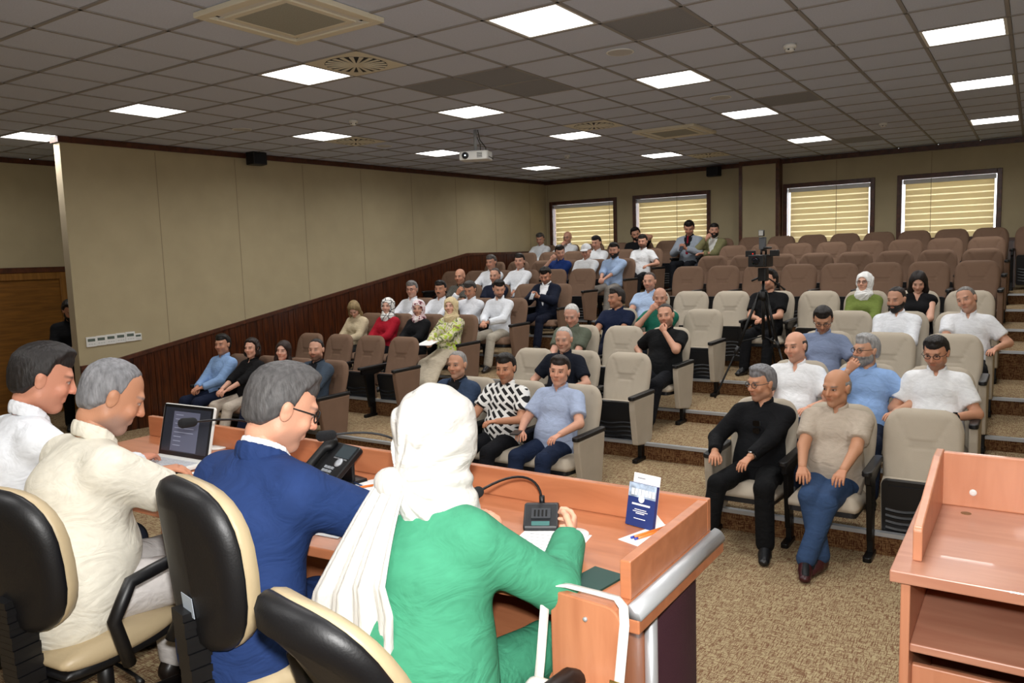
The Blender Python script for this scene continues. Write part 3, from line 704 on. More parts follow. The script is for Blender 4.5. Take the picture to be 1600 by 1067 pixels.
    ob('body', mesh_np('body', np.concatenate(Vs), np.concatenate(Qs), M_skin, np.concatenate(Cs)), root)
    # --- clothes
    front = np.cross(X, d2)*-1
    if front[1] < 0: front = -front
    def necksub(q, r0, vdepth=0.0, tilt=.5):
        c0 = nb+nd*.02
        def fn(Xx, Y, Z):
            dx, dy, dz = Xx-c0[0], Y-c0[1], Z-c0[2]
            t = dx*nd[0]+dy*nd[1]+dz*nd[2]; ff = dx*front[0]+dy*front[1]+dz*front[2]
            rad = np.sqrt(np.maximum(0, dx*dx+dy*dy+dz*dz-t*t))
            c = np.maximum(rad-r0, -(t+.012-.05*np.clip(-ff/.045, 0, 1)+tilt*np.maximum(ff, 0)*.9))
            if vdepth:
                v = np.maximum(np.abs(dx)-(vdepth+t)*.36, np.maximum(-(t+vdepth), -ff)); c = np.minimum(c, v)
            return -c
        q.sub(fn)
    SL = {'short': .36, 'long': .97, 'none': .02, 'elbow': .55, 'roll': .68}
    def garment(name, m, inf, slv, vd, coll=None, hemlow=True, r0=.058, shade=None):
        q = Sdf(); torso(q, inf, hemlow); arm(q, inf+.007+(.006 if slv == 'short' else 0), SL[slv], flat=True)
        necksub(q, r0*s, vd)
        if jacket and name == 'jacket':
            def vfn(Xx, Y, Z):
                c0 = nb; dx, dy, dz = Xx-c0[0], Y-c0[1], Z-c0[2]; t = dx*nd[0]+dy*nd[1]+dz*nd[2]; ff = dx*front[0]+dy*front[1]+dz*front[2]
                return -np.maximum(np.abs(dx)-np.minimum((.34+t)*.26, .075), np.maximum(-(t+.34), .0-ff))
            q.sub(vfn)
        Vq, Qq = q.mesh(res); o = ob(name, mesh_np(name, Vq, Qq, m), root); return o
    tm = topmat or clm(top, top)
    if scarf or not jacket: gob = job = garment('blouse' if fem else ('polo_shirt' if (collar and sleeve == 'short') else 'shirt'), tm, .013, sleeve, vneck)
    else: gob = garment('shirt', clm(inner or 'ffffff', inner or 'ffffff'), .010, 'elbow', .04); job = garment('jacket', clm(jacket, jacket), .024, 'long', 0, r0=.066)
    if collar or jacket:
        def ring(q, rr, gap, up0, hgt, drop_):
            P0 = []
            for i in range(15):
                a = math.pi*.5+gap+(2*math.pi-2*gap)*i/14; f_ = math.sin(a)
                P0.append(nb+X*math.cos(a)*rr+front*f_*rr*1.03+nd*(up0-drop_*max(0, f_)+.012*max(0, -f_)))
            for a, c in zip(P0, P0[1:]): q.ecap(a, c, (.0085, hgt), (.0085, hgt), np.cross(nrmz(c-a), nd), .004)
            return P0
        q = Sdf(); P0 = ring(q, .067*s, .42 if not jacket else .25, .025, .027, .042)
        for e_, sx in ((P0[0], -1), (P0[-1], 1)): q.cap(e_, e_-nd*.040+front*.016+X*sx*.016, .012, .006, .006)
        Vq, Qq = q.mesh(.0048 if res < .012 else .0075); ob('collar', mesh_np('collar', Vq, Qq, (clm(inner or 'ffffff', inner or 'ffffff') if jacket else tm)), gob)
        if jacket:
            q = Sdf(); ring(q, .080*s, .9, .006, .030, .05); Vq, Qq = q.mesh(.0048 if res < .012 else .0075); ob('jacket_collar', mesh_np('jacket_collar', Vq, Qq, clm(jacket, jacket)), job)
        if jacket:
            q = Sdf()
            for sx in (-1, 1):
                a0 = nb+X*sx*.062*s+front*.02-nd*.0; a1 = nb+X*sx*.085*s+front*.105*s-nd*.11; a2 = nb+X*sx*.012+front*(.135+.06*belly)*s*(.6+.4*g)-nd*.34
                q.ecap(a0, a1, (.022, .008), (.034, .008), X, .01); q.ecap(a1, a2, (.034, .008), (.012, .008), X, .01)
            q.cap(nb+X*.06-front*.03, nb-X*.06-front*.03, .02, .02, .02)
            Vq, Qq = q.mesh(min(res, .011)); ob('lapel', mesh_np('lapel', Vq, Qq, clm(jacket, jacket)), job)
    if tie:
        q = Sdf(); f0 = nb+front*.088-nd*.0; q.cap(f0, f0-nd*.03+front*.01, .016, .012, .01); q.ecap(f0-nd*.03+front*.012, f0-nd*.33+front*(.062+.03*belly), (.014, .008), (.034, .008), X, .01)
        Vq, Qq = q.mesh(.008); ob('necktie', mesh_np('necktie', Vq, Qq, clm(tie, tie)), root)
    bm = clm(bottom, bottom)
    q = Sdf()
    if skirt:
        q.ecap(hip, hip+d1*.06, (.17*s*g, .13*s), (.15*s*g, .11*s), X, .04)
        km = (kr+kl)/2; am = (ar+al)/2; q.ecap(hip+V3(0, .03, 0), km, (.20*s, .10*s), (.215*s, .09*s), X, .05); q.ecap(km, am+V3(0, 0, .05), (.215*s, .09*s), (.25*s, .12*s), X, .04)
    else: legs(q, .012, .96, .012)
    Vq, Qq = q.mesh(res); ob('skirt' if skirt else 'trousers', mesh_np('trousers', Vq, Qq, bm), root)
    if not barefoot:
        for A, K, sx in ((ar, kr, 1), (al, kl, -1)):
            fd = nrmz(V3(.22*sx, 1, 0)); rt = np.cross(fd, up); q = Sdf(); base = A*V3(1, 1, 0)+V3(0, 0, A[2]-.085)
            q.ecap(base-fd*.045+up*.045, base+fd*.06*s+up*.040, (.036, .042), (.042, .036), rt, .02); q.ecap(base+fd*.06*s+up*.036, base+fd*.165*s+up*.028, (.042, .034), (.036, .024), rt, .02)
            zf = base[2]+.004; q.sub(lambda Xx, Y, Z, zf=zf: zf-Z); q.cap(base-fd*.015+up*.05, base-fd*.012+up*.092, .042, .044, .02); q.cap(base+fd*.02+up*.075, base+fd*.10*s+up*.045, .036, .03, .02)
            Vq, Qq = q.mesh(.009 if res < .014 else .013); ob('shoe', mesh_np('shoe', Vq, Qq, mat('shoe_'+shoe, shoe, .35, bump=.1, bscale=30)), root)
    # --- head wear, hair
    def headpart(name, q, cell, m):
        Vq, Qq = q.mesh(cell); return ob(name, mesh_np(name, (Vq*hs)@R.T+hcen, Qq, m), root)
    hcell = .005 if res < .0155 else .008
    if scarf:
        q = Sdf(); q.ell((0, -.022, .032), (.102, .118, .104), .02); q.ell((0, -.005, -.04), (.090, .095, .10), .04); q.cap((0, -.025, -.08), (0, -.025, -.15), .072, .082, .05)
        q.ell((0, .02, -.15), (.115, .09, .05), .05); q.ell((0, .06, -.20), (.08, .045, .07), .05)
        q.sub(lambda Xx, Y, Z: np.minimum(1, .0-(np.sqrt((Xx/.060)**2+((Z+.022)/.086)**2)-1)*.06) if False else np.where(Y > .015, -(np.sqrt((Xx/.061)**2+((Z+.018)/.088)**2)-1)*.06, -1))
        def folds(D, Xx, Y, Z):
            th = np.arctan2(Z+.11, Xx+.05+.3*(Y+.12)); r_ = np.sqrt((Xx+.05)**2+(Y+.12)**2+(Z+.11)**2)
            a_ = np.clip(r_/.10, 0, 1)*np.clip((.34-r_)/.12, 0, 1)
            return D+(.0040*np.sin(th*15+r_*16)+.0025*np.sin(th*27-r_*30+1))*a_
        q.mods.append(folds)
        sm_ = scarf2 or cloth('scarf'+scarf, scarf, .35, 9, .7); headpart('headscarf', q, hcell, sm_)
    elif hair == 'long':
        q = Sdf(); q.ell((0, -.02, .042), (.09, .108, .096), .02); q.ell((0, -.05, -.05), (.088, .06, .10), .05)
        for sx in (-1, 1): q.cap((sx*.075, .0, .03), (sx*.085, -.005, -.11), .026, .03, .03); q.cap((sx*.085, -.005, -.11), (sx*.08, .03, -.20), .03, .022, .03)
        q.cap((0, -.07, -.08), (0, -.08, -.20), .06, .045, .05)
        q.sub(lambda Xx, Y, Z: np.where(Y > .0, -(np.sqrt((Xx/.064)**2+((Z+.03)/.105)**2)-1)*.06, -1)); headpart('hair', q, hcell, HAIRM(hairc))
    elif hair not in ('none',):
        inf = {'short': .011, 'buzz': .004, 'thick': .020, 'bald': .006, 'bob': .022}[hair]
        q = head_sdf(fem); q.p = q.p[:1]; q.ell((0, -.045, -.02), (.066, .055, .07), .03)
        if hair == 'short': q.ell((0, .022, .082), (.062, .066, .045), .03)
        if hair == 'thick': q.ell((0, .03, .10), (.06, .05, .03), .03)
        if hair == 'bob':
            for sx in (-1, 1): q.cap((sx*.07, -.01, .0), (sx*.072, .0, -.075), .022, .026, .03)
            q.cap((0, -.06, -.03), (0, -.06, -.09), .06, .055, .04)
        rs = np.random.RandomState(len(label)*7+ord(label[3])); ph = rs.rand(6)*6
        yl = [-.2, -.085, -.045, -.012, .008, .022, .05, .075, .2]; zl = [-.09, -.088, -.07, -.03, -.012, .055, .075, .094, .094]
        if hair == 'bald': zl = [-.09, -.088, -.07, -.02, .0, .1, .2, .3, .3]
        if hair == 'bob': zl = [-.2, -.2, -.2, -.16, -.12, .03, .06, .082, .082]
        def hmod(D, Xx, Y, Z):
            z0 = np.interp(Y, yl, zl)+.006*np.sin(Xx*110+ph[0])*np.sin(Y*90+ph[1])+.014*np.clip((np.abs(Xx)-.02)/.03, 0, 1)*np.clip((Y-.03)/.03, 0, 1)
            t = np.clip((Z-z0)/.034, 0, 1); t = t*t*(3-2*t)
            return D+(inf+.007)*(1-t)
        q.mods.append(hmod)
        if hair == 'bald': q.mods.append(lambda D, Xx, Y, Z: D+.014*np.clip((Z-.03)/.035, 0, 1))
        q.sub(lambda Xx, Y, Z: np.where((np.abs(Xx) > .058), .0235-np.sqrt((Y+.006)**2*1.6+(Z+.004)**2*.8), -1))
        Vq, Qq = q.mesh(hcell, inf)
        nz = .005*np.sin(Vq[:, 0]*190+ph[0])*np.sin(Vq[:, 1]*150+ph[3])*np.sin(Vq[:, 2]*120+ph[4])+.003*np.sin(Vq[:, 0]*420+Vq[:, 1]*90); Vq = Vq*(1+nz[:, None]*(4 if hair in ('thick', 'bob') else 2))
        ob('hair', mesh_np('hair', (Vq*hs)@R.T+hcen, Qq, HAIRM(hairc)), root)
    if cap_:
        q = Sdf(); q.ell((0, -.012, .05), (.088, .107, .088), .01); q.sub(lambda Xx, Y, Z: .045-Z); q.ell((0, .12, .05), (.07, .065, .012), .02); headpart('cap', q, hcell, clm(cap_, cap_))
    if beard:
        q = head_sdf(); q.sub(lambda Xx, Y, Z: (Z+.042+.3*np.maximum(0, .05-Y)*0-.6*np.maximum(0, .03-Y))*.8); q.sub(lambda Xx, Y, Z: -.012-Y); q.sub(lambda Xx, Y, Z: .013-np.sqrt((Xx*.7)**2+((Z+.061)*1.2)**2+((Y-.09)*.5)**2))
        Vq, Qq = q.mesh(hcell, .007); ob('beard', mesh_np('beard', (Vq*hs)@R.T+hcen, Qq, HAIRM(beard)), root)
    if mustache:
        q = Sdf(); q.cap((0, .096, -.044), (.028, .082, -.054), .008, .005, .004); q.cap((0, .096, -.044), (-.028, .082, -.054), .008, .005, .004); headpart('mustache', q, .004, HAIRM(mustache))
    if glasses:
        mb = MB()
        for sx in (-1, 1):
            mb.tube([(sx*.033+.023*math.cos(a), .099-.35*abs(sx*.033+.023*math.cos(a))**2*10*.3, .006+.018*math.sin(a)) for a in np.linspace(0, 2*math.pi, 17)], .0024, 6, False)
            mb.tube([(sx*.056, .093, .010), (sx*.08, .07, .012), (sx*.083, -.01, .010), (sx*.08, -.03, -.005)], .0022, 6)
        mb.tube([(-.011, .1, .008), (0, .103, .011), (.011, .1, .008)], .0018, 5)
        Mh = Matrix.Translation(Vector(hcen)) @ Matrix(R.tolist()).to_4x4() @ Matrix.Scale(hs, 4)
        gl = mb.build('glasses', mat('spectacle_frame_'+glasses, glasses, .3), root, True); gl.matrix_local = Mh
    if watch:
        W0, y, z, x = hand_pos[watch[0]]; c = Vector(W0-y*.02); mb = MB()
        a_, b_ = Vector(x), Vector(z); mb.tube([c+a_*math.cos(t)*.034+b_*math.sin(t)*.029 for t in np.linspace(0, 2*math.pi, 17)], .0055, 6, False)
        mb.tube([c+b_*.03, c+b_*.037], .016, 12); mb.build('wristwatch', mat('watch_'+watch[1], watch[1], .25, metal=.6), root, True)
    root['_h'] = 1; del root['_h']
    return root, dict(wr=wr, wl=wl_, hands=hand_pos, head=hcen, nb=nb, chest=chest, hip=hip, kr=kr, kl=kl, R=R, hs=hs, front=front)
# ================================================================== the audience
LIB = dict(
 lap=dict(hr=(.045, .27, .62), hl=(-.045, .27, .62), curl=(.6, .6)),
 thighs=dict(hr=(.15, .33, .625), hl=(-.15, .33, .625)),
 arms=dict(hr=(.27, .20, .675), hl=(-.27, .20, .675), curl=(.35, .35)),
 crossed=dict(hr=(-.09, .20, .78), hl=(.10, .19, .74), curl=(.5, .5), elbow=((1, -.1, -.8), (-1, -.1, -.8))),
 chin_r=dict(hr=(.045, .06, .955), hl=(.10, .22, .70), palm_r=(0, -1, .2), curl=(.9, .4), elbow=((.8, .5, -1), None)),
 chin_l=dict(hl=(-.045, .06, .955), hr=(-.05, .24, .66), palm_l=(0, -1, .2), curl=(.4, .9), elbow=(None, (-.8, .5, -1))),
 phone=dict(hr=(.055, .29, .80), hl=(-.055, .29, .80), palm_r=(-.6, -.3, .6), palm_l=(.6, -.3, .6), curl=(.7, .7)),
 armr=dict(hr=(.27, .18, .675), hl=(-.10, .32, .63)), arml=dict(hl=(-.27, .18, .675), hr=(.10, .32, .63)))
AUD = []
def A(b, k, px, py, label, who, pose='thighs', dx=0, **kw): AUD.append((b, k, px, py, label, who, pose, dx, kw))
NV, BK, WH = '1b2233', '121317', 'f1f1f1'
# right-hand block
A('R', 0, 1197, 600, 'seated man in a long-sleeved black shirt with sunglasses hung at the chest', 'the man in the black shirt', 'thighs', H=1.72, girth=1.08, belly=.3, top='0e0f12', sleeve='long', bottom='0d0e10', hairc='77777a', glasses='3a3a3c', head=(-.55, -.12, 0), hr=(.24, .25, .655), hl=(-.02, .37, .64), watch=(1, 'b8b8b8'), skin='b58568', fr=(.22, .48, .085), fl=(-.17, .42, .085), vneck=.05, shoe='101012', lean=-.28)
A('R', 0, 1312, 612, 'balding seated man in a beige polo shirt, blue trousers and maroon shoes', 'the man in the beige polo shirt', 'thighs', H=1.72, girth=1.16, belly=.9, top='b7aa9a', bottom='33496b', hair='bald', hairc='8a8888', skin='b07f62', head=(-.35, -.1, 0), shoe='3a1418', hr=(.13, .32, .64), hl=(-.13, .34, .65), fr=(-.02, .45, .085), fl=(.05, .56, .085), stubble=.1, lean=-.28, vneck=.06)
A('R', 1, 1249, 545, 'seated man in a white short-sleeved shirt, receding hair, behind the man in black', 'the receding-haired man in a white short-sleeved shirt', 'thighs', girth=1.15, belly=.6, top='eef0f2', bottom=NV, hair='bald', hairc='3a3432', skin='c4927a', head=(-.3, -.05, .1), vneck=.09, hl=(-.18, .22, .66))
A('R', 1, 1358, 560, 'grey-haired bearded man in a light blue shirt and glasses, fingers at his mouth', 'the light-blue-shirted man with fingers at his mouth', 'chin_r', H=1.68, girth=1.1, belly=.4, top='8fb0e0', bottom=NV, hairc='9b9b9b', beard='8d8a86', glasses='15110f', skin='b98b70', head=(-.65, -.02, 0), hr=(.10, .12, .96), hl=(-.25, .18, .67), stubble=.5)
A('R', 1, 1466, 555, 'dark-haired man in a white polo shirt and round glasses, arms folded low', 'the white polo shirt man in round glasses', 'lap', girth=1.2, belly=.6, top='eceef0', bottom=NV, hairc='1d1a18', glasses='2a1512', skin='b58469', head=(-.2, -.3, 0), hr=(.14, .17, .66), hl=(-.14, .17, .66), watch=(1, '18181a'), vneck=.07, stubble=.4)
A('R', 2, 1289, 503, 'man in a blue-grey polo shirt and glasses looking down', 'the man in the blue-grey polo shirt', 'lap', girth=1.12, belly=.4, top='7d8aa6', bottom='20242e', hairc='1f1b19', glasses='33302e', head=(.15, -.5, 0), hl=(-.24, .2, .66), watch=(1, '202022'), skin='b08165')
A('R', 3, 1404, 474, 'dark-bearded man in a white long-sleeved shirt with thinning hair', 'the dark-bearded man in a white shirt', 'lap', top='eceff4', sleeve='long', bottom='262b38', hairc='2a2320', hair='buzz', beard='1b1613', head=(-.35, -.2, 0), skin='b58870', vneck=.06)
A('R', 3, 1515, 466, 'heavy grey-haired man in a white polo shirt, head tilted, by the stair aisle', 'the grey-haired man in a white polo shirt', 'thighs', girth=1.25, belly=.7, top='e6e8ec', bottom='15161a', hairc='77736f', hair='buzz', head=(-.3, -.12, .3), hl=(-.25, .16, .66), skin='b98a72', vneck=.07)
A('R', 4, 1205, 440, 'cameraman in a black T-shirt seated behind the tripod', 'the cameraman in the black T-shirt', 'lap', girth=1.1, top='0e0e10', bottom='0f1013', hairc='17120f', hair='thick', head=(-.4, 0, 0), watch=(1, 'c0c0c0'), collar=False, skin='bd8d74', hr=(.04, .24, .66), hl=(-.04, .26, .66), stubble=.5)
A('R', 4, 1353, 458, 'woman in a white headscarf, glasses and an olive green top', 'the woman in the white headscarf', 'lap', H=1.62, fem=True, scarf='f0f0ee', top='71803f', sleeve='long', bottom='2b2b30', glasses='5a4a44', collar=False, skin='c89c86', head=(-.2, 0, 0))
A('R', 4, 1436, 448, 'long-dark-haired woman in a sleeveless black top looking down', 'the long-haired woman in black', 'lap', H=1.64, fem=True, hair='long', hairc='1c1310', top='101013', sleeve='none', collar=False, vneck=.11, bottom='14141a', skin='c79a84', head=(.1, -.45, 0))
# middle block
A('C', 0, 704, 588, 'grey-haired man in a navy blue blazer over a dark T-shirt', 'the man in the navy blazer', 'lap', girth=1.1, jacket='33435c', inner='15161a', bottom='1b1f2a', hair='buzz', hairc='8c8986', head=(.15, -.02, 0), skin='b5866d')
A('C', 0, 792, 598, 'man in a black and white zigzag-patterned shirt', 'the man in the black and white shirt', 'lap', girth=1.08, belly=.4, bottom='121318', hairc='1a1613', head=(.2, -.12, 0), hr=(.16, .3, .64), hl=(-.12, .24, .70), skin='b17f63', topmat='zigzag', stubble=.3)
A('C', 0, 878, 596, 'smiling man in a pale blue short-sleeved shirt holding a phone on his lap', 'the smiling man in the pale blue shirt', 'thighs', girth=1.14, belly=.6, top='a9b7d3', bottom='1b2740', hairc='2b2320', head=(.25, 0, -.08), hr=(.16, .27, .65), hl=(-.22, .28, .66), skin='c3917a', stubble=0, vneck=.05)
A('C', 1, 866, 552, 'white-haired old man in a navy polo shirt with a grey collar', 'the white-haired man in navy', 'lap', H=1.68, top='151a26', bottom='23262e', hairc='b5b2ae', hair='buzz', head=(.2, -.12, 0), skin='b98b75', stubble=.15, hr=(.2, .2, .66), hl=(-.2, .2, .66))
A('C', 2, 900, 502, 'white-haired old man in a grey-green polo shirt with lowered eyes', 'the old man in grey-green', 'lap', H=1.7, girth=1.1, belly=.4, top='5d6355', bottom='2a2a2c', hairc='c4c2be', hair='buzz', head=(.2, -.4, 0), skin='bf907c', stubble=0)
A('C', 2, 1046, 505, 'man in a black polo shirt resting his chin on his hand, at the aisle', 'the man in the black polo shirt', 'chin_l', girth=1.2, belly=.5, top='0f1012', bottom='14151a', hairc='2c2724', hair='buzz', head=(.15, -.02, .12), skin='b98a72', hl=(-.06, .08, .95), hr=(.25, .02, .70), fl=(-.06, .52, .085), fr=(.14, .5, .085), stubble=.4)
A('C', 3, 969, 468, 'dark-haired man in a navy blue polo shirt turned to his neighbour', 'the man in the navy polo shirt', 'thighs', girth=1.12, top='16203a', bottom='14182a', hairc='2a2522', head=(-.6, -.05, 0), skin='a97a60')
A('C', 3, 1040, 474, 'bald man in a green shirt with a hand over his mouth', 'the bald man in the green shirt', 'chin_r', girth=1.1, top='1f6b58', bottom='1d2028', hair='bald', hairc='3a3430', head=(.35, -.1, 0), hr=(.03, .1, .97), skin='b58771')
A('C', 4, 1019, 448, 'balding man in a light blue shirt sitting behind the man in navy', 'the balding man in light blue', 'thighs', girth=1.2, belly=.5, top='a9bedc', bottom=NV, hair='buzz', hairc='4a403c', head=(.1, -.05, 0), skin='b98a74', stubble=.4, vneck=.05)
# block along the wooden dado
A('L', 0, 333, 545, 'dark-haired man in a light blue shirt with clasped hands beside the wood panelling', 'the light blue shirted man beside the panelling', 'lap', top='8fb0de', sleeve='long', bottom='182036', hairc='1a1613', head=(.35, -.02, 0), skin='b3836a', vneck=.05)
A('L', 0, 393, 548, 'woman with a dark bob in a black blouse and cream trousers', 'the dark-bobbed woman in a black blouse', 'lap', H=1.64, fem=True, hair='bob', hairc='241813', top='121214', sleeve='roll', bottom='c9bdae', head=(.35, 0, 0), skin='c89a84', vneck=.08, hr=(.05, .34, .63), hl=(-.05, .34, .63))
A('L', 0, 447, 550, 'brown-haired woman in a bright orange blouse', 'the woman in orange', 'lap', H=1.62, fem=True, hair='long', hairc='2b1b15', top='d9662c', sleeve='long', bottom='1a2138', head=(.45, 0, -.1), skin='cda08c', vneck=.08)
A('L', 0, 491, 548, 'bearded man in a slate grey jacket with hands clasped at his chest', 'the bearded man in a slate jacket', 'lap', jacket='3e4a58', inner='14161b', bottom='3a4a5e', hairc='1c1613', hair='buzz', stubble=.75, head=(.45, 0, 0), hr=(.04, .22, .86), hl=(-.04, .22, .86), elbow=((1, -.2, -.8), (-1, -.2, -.8)), skin='b98c76')
A('L', 2, 556, 490, 'fair-haired woman in a beige jacket bending her head down', 'the fair-haired woman in beige', 'lap', H=1.6, fem=True, hair='long', hairc='8f7a55', top='cbbb9c', sleeve='long', bottom='2a2a2a', head=(.5, -.75, 0), neck=.3, skin='c59a86', bend=.12)
A('L', 2, 608, 474, 'woman in a red jacket with a white headscarf crossed by black lines', 'the woman in the red jacket', 'lap', H=1.64, fem=True, scarf='ecebe8', scarf2='lines', top='a3182a', sleeve='long', bottom='1d1d22', collar=False, head=(.35, -.02, 0), skin='c59a86')
A('L', 2, 651, 487, 'woman in black with a pink and white headscarf', 'the woman in the pink and white headscarf', 'lap', H=1.58, fem=True, scarf='d8b9bd', scarf2='pinkscarf', top='121215', sleeve='long', bottom='141418', collar=False, head=(.5, -.1, 0), skin='c09480')
A('L', 2, 708, 480, 'woman in a beige headscarf, lime floral blouse and long cream pleated skirt', 'the woman in the lime floral blouse', 'lap', H=1.66, fem=True, scarf='d6c39a', top='c3cf8d', topmat='floral', sleeve='long', skirt=True, bottom='c3b7a2', collar=False, head=(.3, 0, .05), skin='cba08c', hr=(.06, .3, .66), hl=(-.02, .3, .66), fl=(-.15, .62, .085), fr=(.1, .62, .085), shoe='6b4a38')
A('L', 3, 639, 455, 'grey-haired man with glasses in a white shirt beside the moustached man', 'the grey-haired bespectacled man in white', 'thighs', top='e9ecf2', sleeve='long', bottom='333844', hairc='777472', glasses='4a2326', head=(.3, -.05, 0), skin='bd8e78', vneck=.05)
A('L', 3, 685, 450, 'dark-haired man with a moustache in a white shirt', 'the moustached man in white', 'thighs', top='e9ecf2', sleeve='long', bottom='333844', hairc='1a1614', mustache='1a1512', head=(.3, -.03, 0), skin='ad7c62', vneck=.05)
A('L', 3, 737, 456, 'man in a white shirt covering his face with one hand', 'the man in white hiding his face', 'chin_r', top='e9ecf2', sleeve='long', bottom='333844', hairc='3c3835', head=(.2, -.35, 0), hr=(.07, .12, 1.06), skin='ad7c62')
A('L', 3, 783, 452, 'dark-bearded man in a white shirt and pale trousers sitting at the aisle', 'the dark-bearded man in pale trousers', 'lap', top='e9edf3', sleeve='long', bottom='b3ab9c', hairc='17120f', stubble=.8, beard=None, head=(.75, -.3, 0), hr=(.02, .36, .67), hl=(-.04, .34, .67), skin='b98a72', shoe='2a211d', watch=(1, '3a2a20'), lean=-.08, vneck=.05)
A('L', 4, 712, 434, 'bald man in a dark striped shirt in front of the panelling', 'the bald man in a dark striped shirt', 'lap', top='3c3b36', bottom='222222', hair='none', head=(.2, -.1, 0), skin='b5856c', topmat='stripe', stubble=.15)
A('L', 4, 782, 434, 'balding man in a dark navy shirt half hidden behind the man in pale trousers', 'the balding man in dark navy', 'lap', top='1a2032', bottom='1a1c22', hair='buzz', hairc='4b423d', head=(.2, -.1, 0), skin='b88a74')
A('L', 4, 845, 432, 'man in a dark navy suit looking at his phone at the aisle', 'the man in the dark suit with a phone', 'phone', jacket='141a2b', inner='f0f1f4', bottom='121728', hairc='17120f', head=(.2, -.5, 0), skin='b07e66', shoe='0c0c0e', lean=-.12, stubble=.5)
A('L', 5, 770, 416, 'grey-haired man in a white shirt in the row behind the man in the striped shirt', 'the grey-haired man in a white shirt', 'thighs', top='e6e9ee', bottom='2a2e38', hairc='55504d', head=(.1, -.1, 0), skin='ad7d66', sleeve='long')
A('L', 5, 816, 413, 'short-haired man in a white shirt sitting upright behind the man in the dark suit', 'the upright man in a white shirt', 'thighs', top='e9ecf1', bottom='2a2e38', hairc='231d1a', head=(.3, 0, 0), skin='b98a74', sleeve='long')
A('L', 6, 876, 394, 'man in a royal blue shirt leaning his face on his hand', 'the man in royal blue', 'chin_r', top='1f3a7a', bottom='20242e', hairc='1d1613', head=(.7, -.25, .1), hr=(.06, .1, .98), skin='bd917c')
A('L', 6, 909, 392, 'person in a white baseball cap and white shirt', 'the person in a white cap', 'lap', top='e4e6e8', bottom='2a2e38', hair='buzz', hairc='3a322d', cap_='eceef0', head=(.2, -.25, 0), skin='b98a74')
A('L', 6, 952, 392, 'bearded man in a light blue shirt and grey trousers at the aisle', 'the bearded man in light blue and grey trousers', 'lap', top='a3badb', sleeve='roll', bottom='8d877f', hairc='1d1815', beard='1a1512', head=(.15, -.1, 0), hr=(.03, .36, .63), hl=(-.03, .36, .63), skin='b98a74', shoe='5a4030', vneck=.05)
A('L', 7, 951, 385, 'dark-haired man in white hidden behind the bearded man in light blue', 'the hidden dark-haired man in white', 'lap', dx=-.10, top='e0e3e6', bottom='2a2e38', hairc='17120f', head=(0, -.2, 0), skin='b98a74')
A('L', 7, 997, 390, 'bearded man in a white shirt and black trousers at the aisle', 'the bearded man in white and black trousers', 'lap', top='e6e8ea', sleeve='short', bottom='101115', hairc='1d1815', stubble=.85, head=(.1, -.1, 0), hl=(-.24, .2, .67), skin='b98a74', vneck=.05, H=1.66)
A('R', 8, 848, 380, 'grey-haired man in a white shirt in the rear corner by the window', 'the man in the rear corner', 'thighs', top='dfe3e8', sleeve='long', bottom='20242e', hairc='4a4542', head=(.2, -.3, 0), skin='ab7c66')
A('R', 8, 891, 378, 'bald man with glasses in a white shirt, hand on his cheek, below the window', 'the bald bespectacled man by the window', 'chin_r', top='e3e6ea', sleeve='long', bottom='20242e', hair='none', glasses='2d2a28', head=(.1, -.1, 0), skin='b98a74')
A('R', 8, 997, 376, 'dark-haired man in a black T-shirt with an arm raised behind his head', 'the man in a black T-shirt below the window', 'lap', top='101114', bottom='15161a', hairc='1d1815', hair='thick', beard='1d1815', head=(.5, -.15, .25), hl=(-.13, -.10, 1.10), elbow=(None, (-1, .4, .3)), skin='b08068', collar=False)
A('R', 8, 1082, 362, 'man in a light grey suit with a dark red tie looking at his phone', 'the man in the light grey suit', 'phone', H=1.86, jacket='98a1ad', inner='15161a', tie='8c1a2a', bottom='12141a', hairc='17120f', head=(.25, -.45, 0), skin='b07e66', lean=-.1)
A('R', 8, 1115, 366, 'bearded young man in an olive jacket, hand at his chin', 'the young man in the olive jacket', 'chin_r', jacket='7f7c58', inner='d8d8d4', bottom='23252b', hairc='17120f', beard='1d1613', head=(.35, 0, 0), hr=(.06, .12, .97), skin='b98a74')
